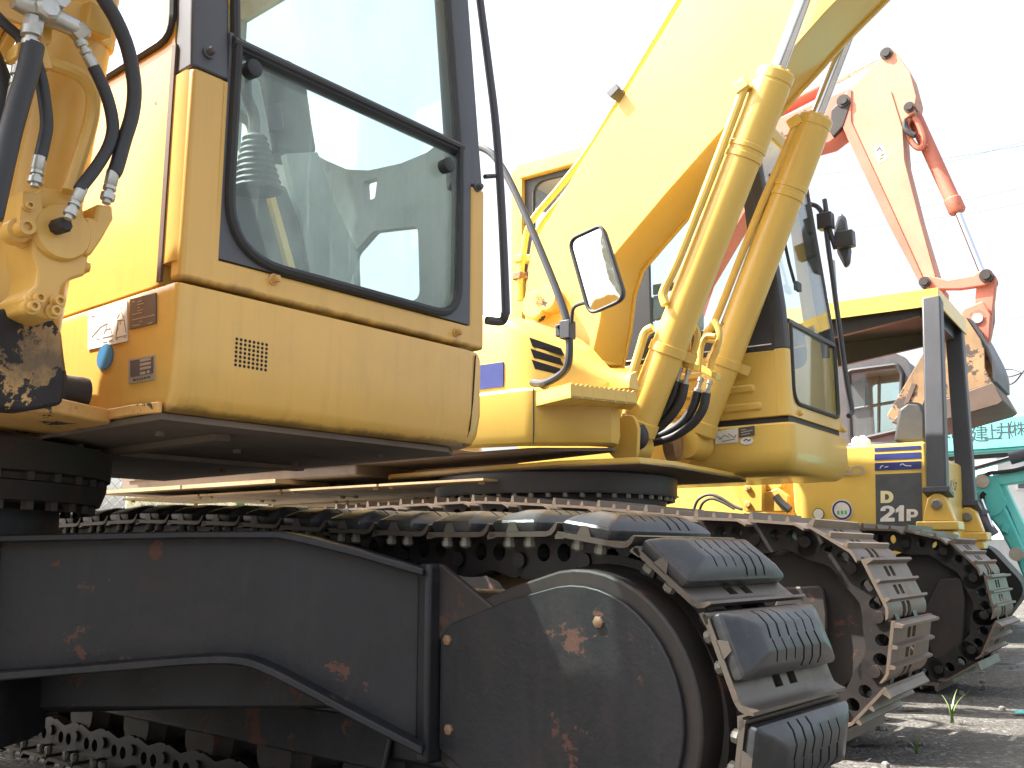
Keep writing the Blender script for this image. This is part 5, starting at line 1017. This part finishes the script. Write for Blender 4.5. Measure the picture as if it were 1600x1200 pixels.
# ================================================================== teal machines at the right edge
T = Fr(34, 1.2, 14.6, .0)
tl = T.root('crane', 'teal lifting machine whose long lettered boom lies across the right edge', 'crane')
YT = 14.2
def prT(fr, root, pts, y, th, name, mat, bv=.01, par=None): b = MB(); b.prism(fr.ats(pts, 'y', y), (0,th,0)); return b.build(name, M[mat], par or root, bevel=bv)
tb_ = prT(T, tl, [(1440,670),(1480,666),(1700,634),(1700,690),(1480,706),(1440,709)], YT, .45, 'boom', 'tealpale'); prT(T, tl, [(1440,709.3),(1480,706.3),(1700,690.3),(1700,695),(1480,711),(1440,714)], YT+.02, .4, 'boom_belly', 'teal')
for ch, x, y, s in (('ト',1476,684,.21),('リ',1494,683,.21),('建',1530,680,.24),('上',1551,677,.24),('井',1570.5,675,.24),('㈱',1592,672,.24)):
    letter(tb_, 'lettering', ch, s*1.0, M['ink'], T.at(x,y,'y',YT-.002), (1,0,-.02), (0.1,0,1), 0)
b = MB(); b.box((.6,14.1,-.06),(3.4,15.6,1.5)); b.build('carrier_body', M['tealpale'], tl, bevel=.06)
b = MB(); b.tube([T.at(1440,720,'y',YT+.1), T.at(1700,702,'y',YT+.1)], .03, 8); b.build('hoist_rope', M['hose'], tl)
T2 = Fr(34, .9, 11.0, .0)
t2 = T2.root('excavator', 'small teal excavator at the right edge with its boom folded down', 'excavator')
YM = 10.6
st_ = prT(T2, t2, [(1524,742),(1540,738),(1554,750),(1556,765),(1575,800),(1602,860),(1650,950),(1618,950),(1590,880),(1560,826),(1535,795),(1526,775)], YM, .22, 'boom', 'teal', .02)
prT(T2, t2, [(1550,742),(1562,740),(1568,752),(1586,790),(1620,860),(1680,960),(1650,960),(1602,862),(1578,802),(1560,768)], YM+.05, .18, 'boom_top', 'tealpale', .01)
p = T2.at(1544,776,'y',YM); b = MB(); b.prism([(p.x+.17*math.cos(a)*(1 if math.sin(a) < 0 else .8),YM-.03,p.z+.20*math.sin(a)) for a in [2*math.pi*i/28 for i in range(28)]], (0,.03,0)); b.build('boss_plate', M['teal'], t2, bevel=.006)
b = MB(); b.tube(spline(T2.ats([(1539,770),(1535,774),(1536,784),(1537,788)], 'y', YM-.04), 4), .022, 8); b.build('slot', M['hole'], t2)
prT(T2, t2, [(1546,744),(1562,740),(1600,731),(1660,715),(1660,742),(1602,753),(1564,758),(1548,757)], YM+.02, .18, 'arm', 'tealpale', .012)
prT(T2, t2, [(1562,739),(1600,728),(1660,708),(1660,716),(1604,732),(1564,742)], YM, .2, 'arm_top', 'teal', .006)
p = T2.at(1535,752,'y',YM-.04); b = MB(); b.lathe(p, (0,1,0), [(-.02,.03),(-.02,.065),(.3,.065)], 18); b.build('pin', M['zinc'], t2)
p = T2.at(1588,866,'y',YM-.04); b = MB(); b.lathe(p, (0,1,0), [(-.02,.03),(-.02,.065),(.3,.065)], 18); b.build('pin', M['zinc'], t2)
b = MB(); b.tube(T2.ats([(1522,732),(1580,716)], 'y', YM+.1), .026, 10); b.build('arm_cylinder_rod', M['chrome'], t2); b = MB(); b.tube(T2.ats([(1578,717),(1660,694)], 'y', YM+.1), .06, 12); b.build('arm_cylinder', M['greypaint'], t2)
b = MB(); b.tube(spline(T2.ats([(1534,748),(1544,740),(1560,738),(1590,734),(1620,724)], 'y', YM-.03), 5), .02, 8); b.build('hose', M['hose'], t2)
b = MB(); b.tube(T2.ats([(1524,795),(1553,836)], 'y', YM-.08), .055, 12); b.tube(T2.ats([(1526,790),(1538,806)], 'y', YM-.08), .065, 12); b.build('boom_cylinder', M['greypaint'], t2); b = MB(); b.tube(T2.ats([(1534,780),(1552,828)], 'y', YM-.10), .018, 8); b.build('cylinder_rod', M['chrome'], t2)
prT(T2, t2, [(1566,818),(1576,822),(1574,834),(1564,830)], YM-.05, .05, 'lamp_bracket', 'teal', .006)
prT(T2, t2, [(1492,735),(1502,728),(1506,745),(1502,764),(1494,762)], YM+.1, .15, 'bucket_link', 'teal', .01)
for q in ((1499,731),(1497,758)): p = T2.at(*q,'y',YM+.08); b = MB(); b.lathe(p, (0,1,0), [(-.02,.02),(-.02,.05),(.2,.05)], 16); b.build('pin', M['teal'], t2)
b = MB(); b.box((.5,10.3,.35),(2.2,11.6,.8)); b.build('upper_body', M['teal'], t2, bevel=.05); b = MB(); b.box((.3,10.2,-.06),(2.3,10.5,.34)); b.box((.3,11.4,-.06),(2.3,11.7,.34)); b.build('tracks', M['steelrust'], t2, bevel=.1)
prT(T2, t2, [(1506,820),(1500,760),(1490,765),(1492,822)], YM+.6, .3, 'side_cover', 'white', .02)

# ================================================================== background
G = Fr(0, 0, 0, 0)
def gp(x, y, dist): return G.at(x, y, 'y', dist)
# chain-link fence behind the near machine
fn = bpy.data.objects.new('fence', None); COL.objects.link(fn); tag(fn, 'green post wire mesh fence seen under the near excavator', 'fence'); fn.location = (-6.0, 12, 0); FRAME[fn.name] = G
G.o = Vector((-6.0, 12, 0))
x0f, x1f, hf = -12.0, -2.2, 1.75
for k in range(6):
    x = -5.37+(k-3)*2.0; b = MB(); b.box((x-.045,11.97,0),(x+.045,12.03,hf)); b.build('fence_post', M['fence'], fn, bevel=.006)
b = MB(); s = .13; n = int((x1f-x0f)/s)
for k in range(-14, n): 
    for sgn in (1, -1):
        a = Vector((x0f+k*s, 12, 0 if sgn > 0 else hf)); e_ = a+Vector((hf, 0, hf*sgn)); 
        t0 = max(0, (x0f-a.x)/hf); t1 = min(1, (x1f-a.x)/hf)
        if t1 > t0: b.tube([a.lerp(e_, t0), a.lerp(e_, t1)], .0035, 4, False)
b.tube([(x0f,12,hf),(x1f,12,hf)], .02, 6); o = b.build('wire_mesh', M['wire'], fn); o['kind'] = 'stuff'
G.o = Vector((0,0,0))
def thing_box(name, label, cat, parts, loc):
    r = bpy.data.objects.new(name, None); COL.objects.link(r); r.location = loc; f = Fr(0, *loc); FRAME[r.name] = f; tag(r, label, cat)
    for nm, bx_, mat, bv in parts:
        b = MB(); b.box(*bx_); b.build(nm, M[mat], r, bevel=bv)
    return r
c_ = gp(250, 800, 15)
thing_box('shed', 'small cream shed standing behind the wire fence', 'shed', [('wall', ((c_.x-.55,15,0),(c_.x+1.4,16.4,1.75)), 'cream', .02), ('roof', ((c_.x-.62,14.92,1.752),(c_.x+1.46,16.5,1.85)), 'slate', .02), ('door', ((c_.x-.3,14.97,0),(c_.x+.4,14.998,1.5)), 'cabgrey', .01)], (c_.x, 15.7, 0))
# distant houses on the right
def house(name, label, x, y, w, d, h, rh, wall, roof):
    r = bpy.data.objects.new(name, None); COL.objects.link(r); r.location = (x, y, 0); f = Fr(0, x, y, 0); FRAME[r.name] = f; tag(r, label, 'house', 'houses beyond the yard')
    b = MB(); b.box((x-w/2,y-d/2,-.1),(x+w/2,y+d/2,h)); b.build('wall', M[wall], r)
    b = MB(); b.prism([(x-w/2-.4,y-d/2-.4,h+.002),(x-w/2-.4,y+d/2+.4,h+.002),(x-w/2-.4,y,h+rh)], (w+.8,0,0)); b.build('roof', M[roof], r)
    for k in range(int(w//2.4)):
        cx = x-w/2+1.4+k*2.4
        for z in ([1.0, 3.7] if h > 4.5 else [1.0]):
            b = MB(); b.box((cx-.6,y-d/2-.06,z),(cx+.6,y-d/2-.005,z+1.1)); wn = b.build('window', M['palewall'], r)
            b = MB(); b.box((cx-.52,y-d/2-.075,z+.08),(cx-.03,y-d/2.0,z+1.02)); b.box((cx+.03,y-d/2-.075,z+.08),(cx+.52,y-d/2.0,z+1.02)); b.build('pane', M['decaldark'], wn)
house('house', 'pale two storey house with a blue grey roof, far right beyond the yard', 29, 50, 12, 9, 5.6, 2.4, 'palewall', 'slate')
house('house', 'low grey house behind the bulldozer canopy, beyond the yard', 15, 52, 9, 8, 3.4, 1.8, 'concrete', 'slate')
house('house', 'long pale house farthest right on the horizon', 44, 60, 14, 9, 3.6, 2.2, 'palewall', 'slate')
# block wall along the far side of the yard
w = MB(); w.box((9.0,24.0,-.07),(40,24.2,1.1)); wl = w.build('wall', M['concrete']); tag(wl, 'low concrete wall along the far side of the yard', 'wall')
# utility pole and wires
pc = gp(1303, 500, 26); r = bpy.data.objects.new('utility_pole', None); COL.objects.link(r); r.location = (pc.x, 26, 0); f = Fr(0, pc.x, 26, 0); FRAME[r.name] = f; tag(r, 'grey concrete utility pole beyond the second excavator cab', 'utility pole')
pt = gp(1303, 408, 26); b = MB(); b.cyl((pc.x,26,0),(pc.x,26,pt.z),.17,14,.13); b.build('shaft', M['concrete'], r)
b = MB(); b.box((pc.x-.7,25.8,pt.z-1.45),(pc.x+.7,25.9,pt.z-1.35)); b.build('crossarm', M['greypaint'], r)
b = MB()
for k in (-1, 1): b.lathe((pc.x+k*.6,25.85,pt.z-1.34), (0,0,1), [(0,.04),(.08,.07),(.12,.04),(.2,.05),(.24,.02)], 10)
b.build('insulator', M['white'], r)
for i, (a, e_, sag) in enumerate((((1200,318),(1700,190),.2),((1150,285),(1720,205),.2),((1250,345),(1720,262),.3),((1250,360),(1720,290),.3),((1480,445),(1720,400),.2),((1310,540),(1720,460),.3),((1480,525),(1720,478),.3))):
    p, q = gp(*a, 34), gp(*e_, 30); pts = [p.lerp(q, k/12)+Vector((0,0,-sag*4*(k/12)*(1-k/12))) for k in range(13)]
    b = MB(); b.tube(pts, .0065, 5); o = b.build('overhead_wire', M['greypaint']); tag(o, ['topmost','second highest','third highest','middle','third lowest','second lowest','lowest'][i]+' thin overhead wire crossing the white sky', 'wire', 'overhead wires')
b = MB(); p, q = gp(1552,595,28), gp(1650,565,26)
for k in range(3): b.tube(spline([p+Vector((0,0,k*.12)), p.lerp(q,.3)+Vector((0,0,-.25+k*.22)), p.lerp(q,.6)+Vector((0,0,.1-k*.1)), q], 6), .022, 5)
o = b.build('cable_bundle', M['hose']); tag(o, 'slack dark cable bundle beside the bucket', 'cable')
# weeds, litter and stones
def weed(wp, h, n, label, seed):
    rd = random.Random(seed); r = bpy.data.objects.new('weed', None); COL.objects.link(r); r.location = wp; f = Fr(0, *wp); FRAME[r.name] = f; tag(r, label, 'weed', 'weeds in the yard')
    for k in range(n):
        a = rd.uniform(0, 6.28); l = h*rd.uniform(.5, 1); d = Vector((math.cos(a), math.sin(a), 0)); s_ = d.cross(Vector((0,0,1))); w_ = rd.uniform(.004,.008); b = MB(); vs_ = []
        for j in range(6):
            t = j/5; c = Vector(wp)+d*(l*.55*t*t)+Vector((0,0,l*t*(1-.25*t))); ww = w_*(1-t)+.0006; vs_ += [c-s_*ww, c+s_*ww+Vector((0,0,.001))]
        b.add(vs_, [(2*j,2*j+1,2*j+3,2*j+2) for j in range(5)]); b.build('blade', M['weedleaf'], r, smooth=60)
M['weedleaf'] = plain('weed_leaf', (.13,.20,.05), .5)
weed(G.at(1488,1130,'z',0), .20, 7, 'small green weed growing in the mud right of the second track', 1)
weed(G.at(1432,1178,'z',0), .10, 5, 'tiny weed low in the mud near the bottom edge', 2)
p = G.at(1596,1118,'z',0); b = MB(); b.prism([p+Vector((-.04,-.02,.012)), p+Vector((.05,-.03,.012)), p+Vector((.07,.03,.02)), p+Vector((-.02,.02,.016))], (0,0,.004)); o = b.build('litter_scrap', M['teal']); tag(o, 'teal scrap of plastic lying on the mud at the right edge', 'litter')
rd = random.Random(11); b = MB()
for k in range(420):
    x, y = rd.uniform(.9, 6.5), rd.uniform(2.2, 9.5); r_ = rd.choice((.006,.008,.010,.014,.02)); z = gz(x, y); n = 6; a0 = rd.uniform(0, 1)
    P0 = [Vector((x+r_*rd.uniform(.7,1.2)*math.cos(a0+6.283*i/n), y+r_*rd.uniform(.7,1.2)*math.sin(a0+6.283*i/n), z-.006)) for i in range(n)]
    b.loft([P0, [Vector((x+(p.x-x)*.9, y+(p.y-y)*.9, z+r_*.5)) for p in P0], [Vector((x+(p.x-x)*.45, y+(p.y-y)*.45, z+r_*.8)) for p in P0]])
o = b.build('gravel', M['stone'] if 'stone' in M else M['concrete'], smooth=30); tag(o, 'loose pebbles scattered over the wet mud', 'gravel', kind='stuff')
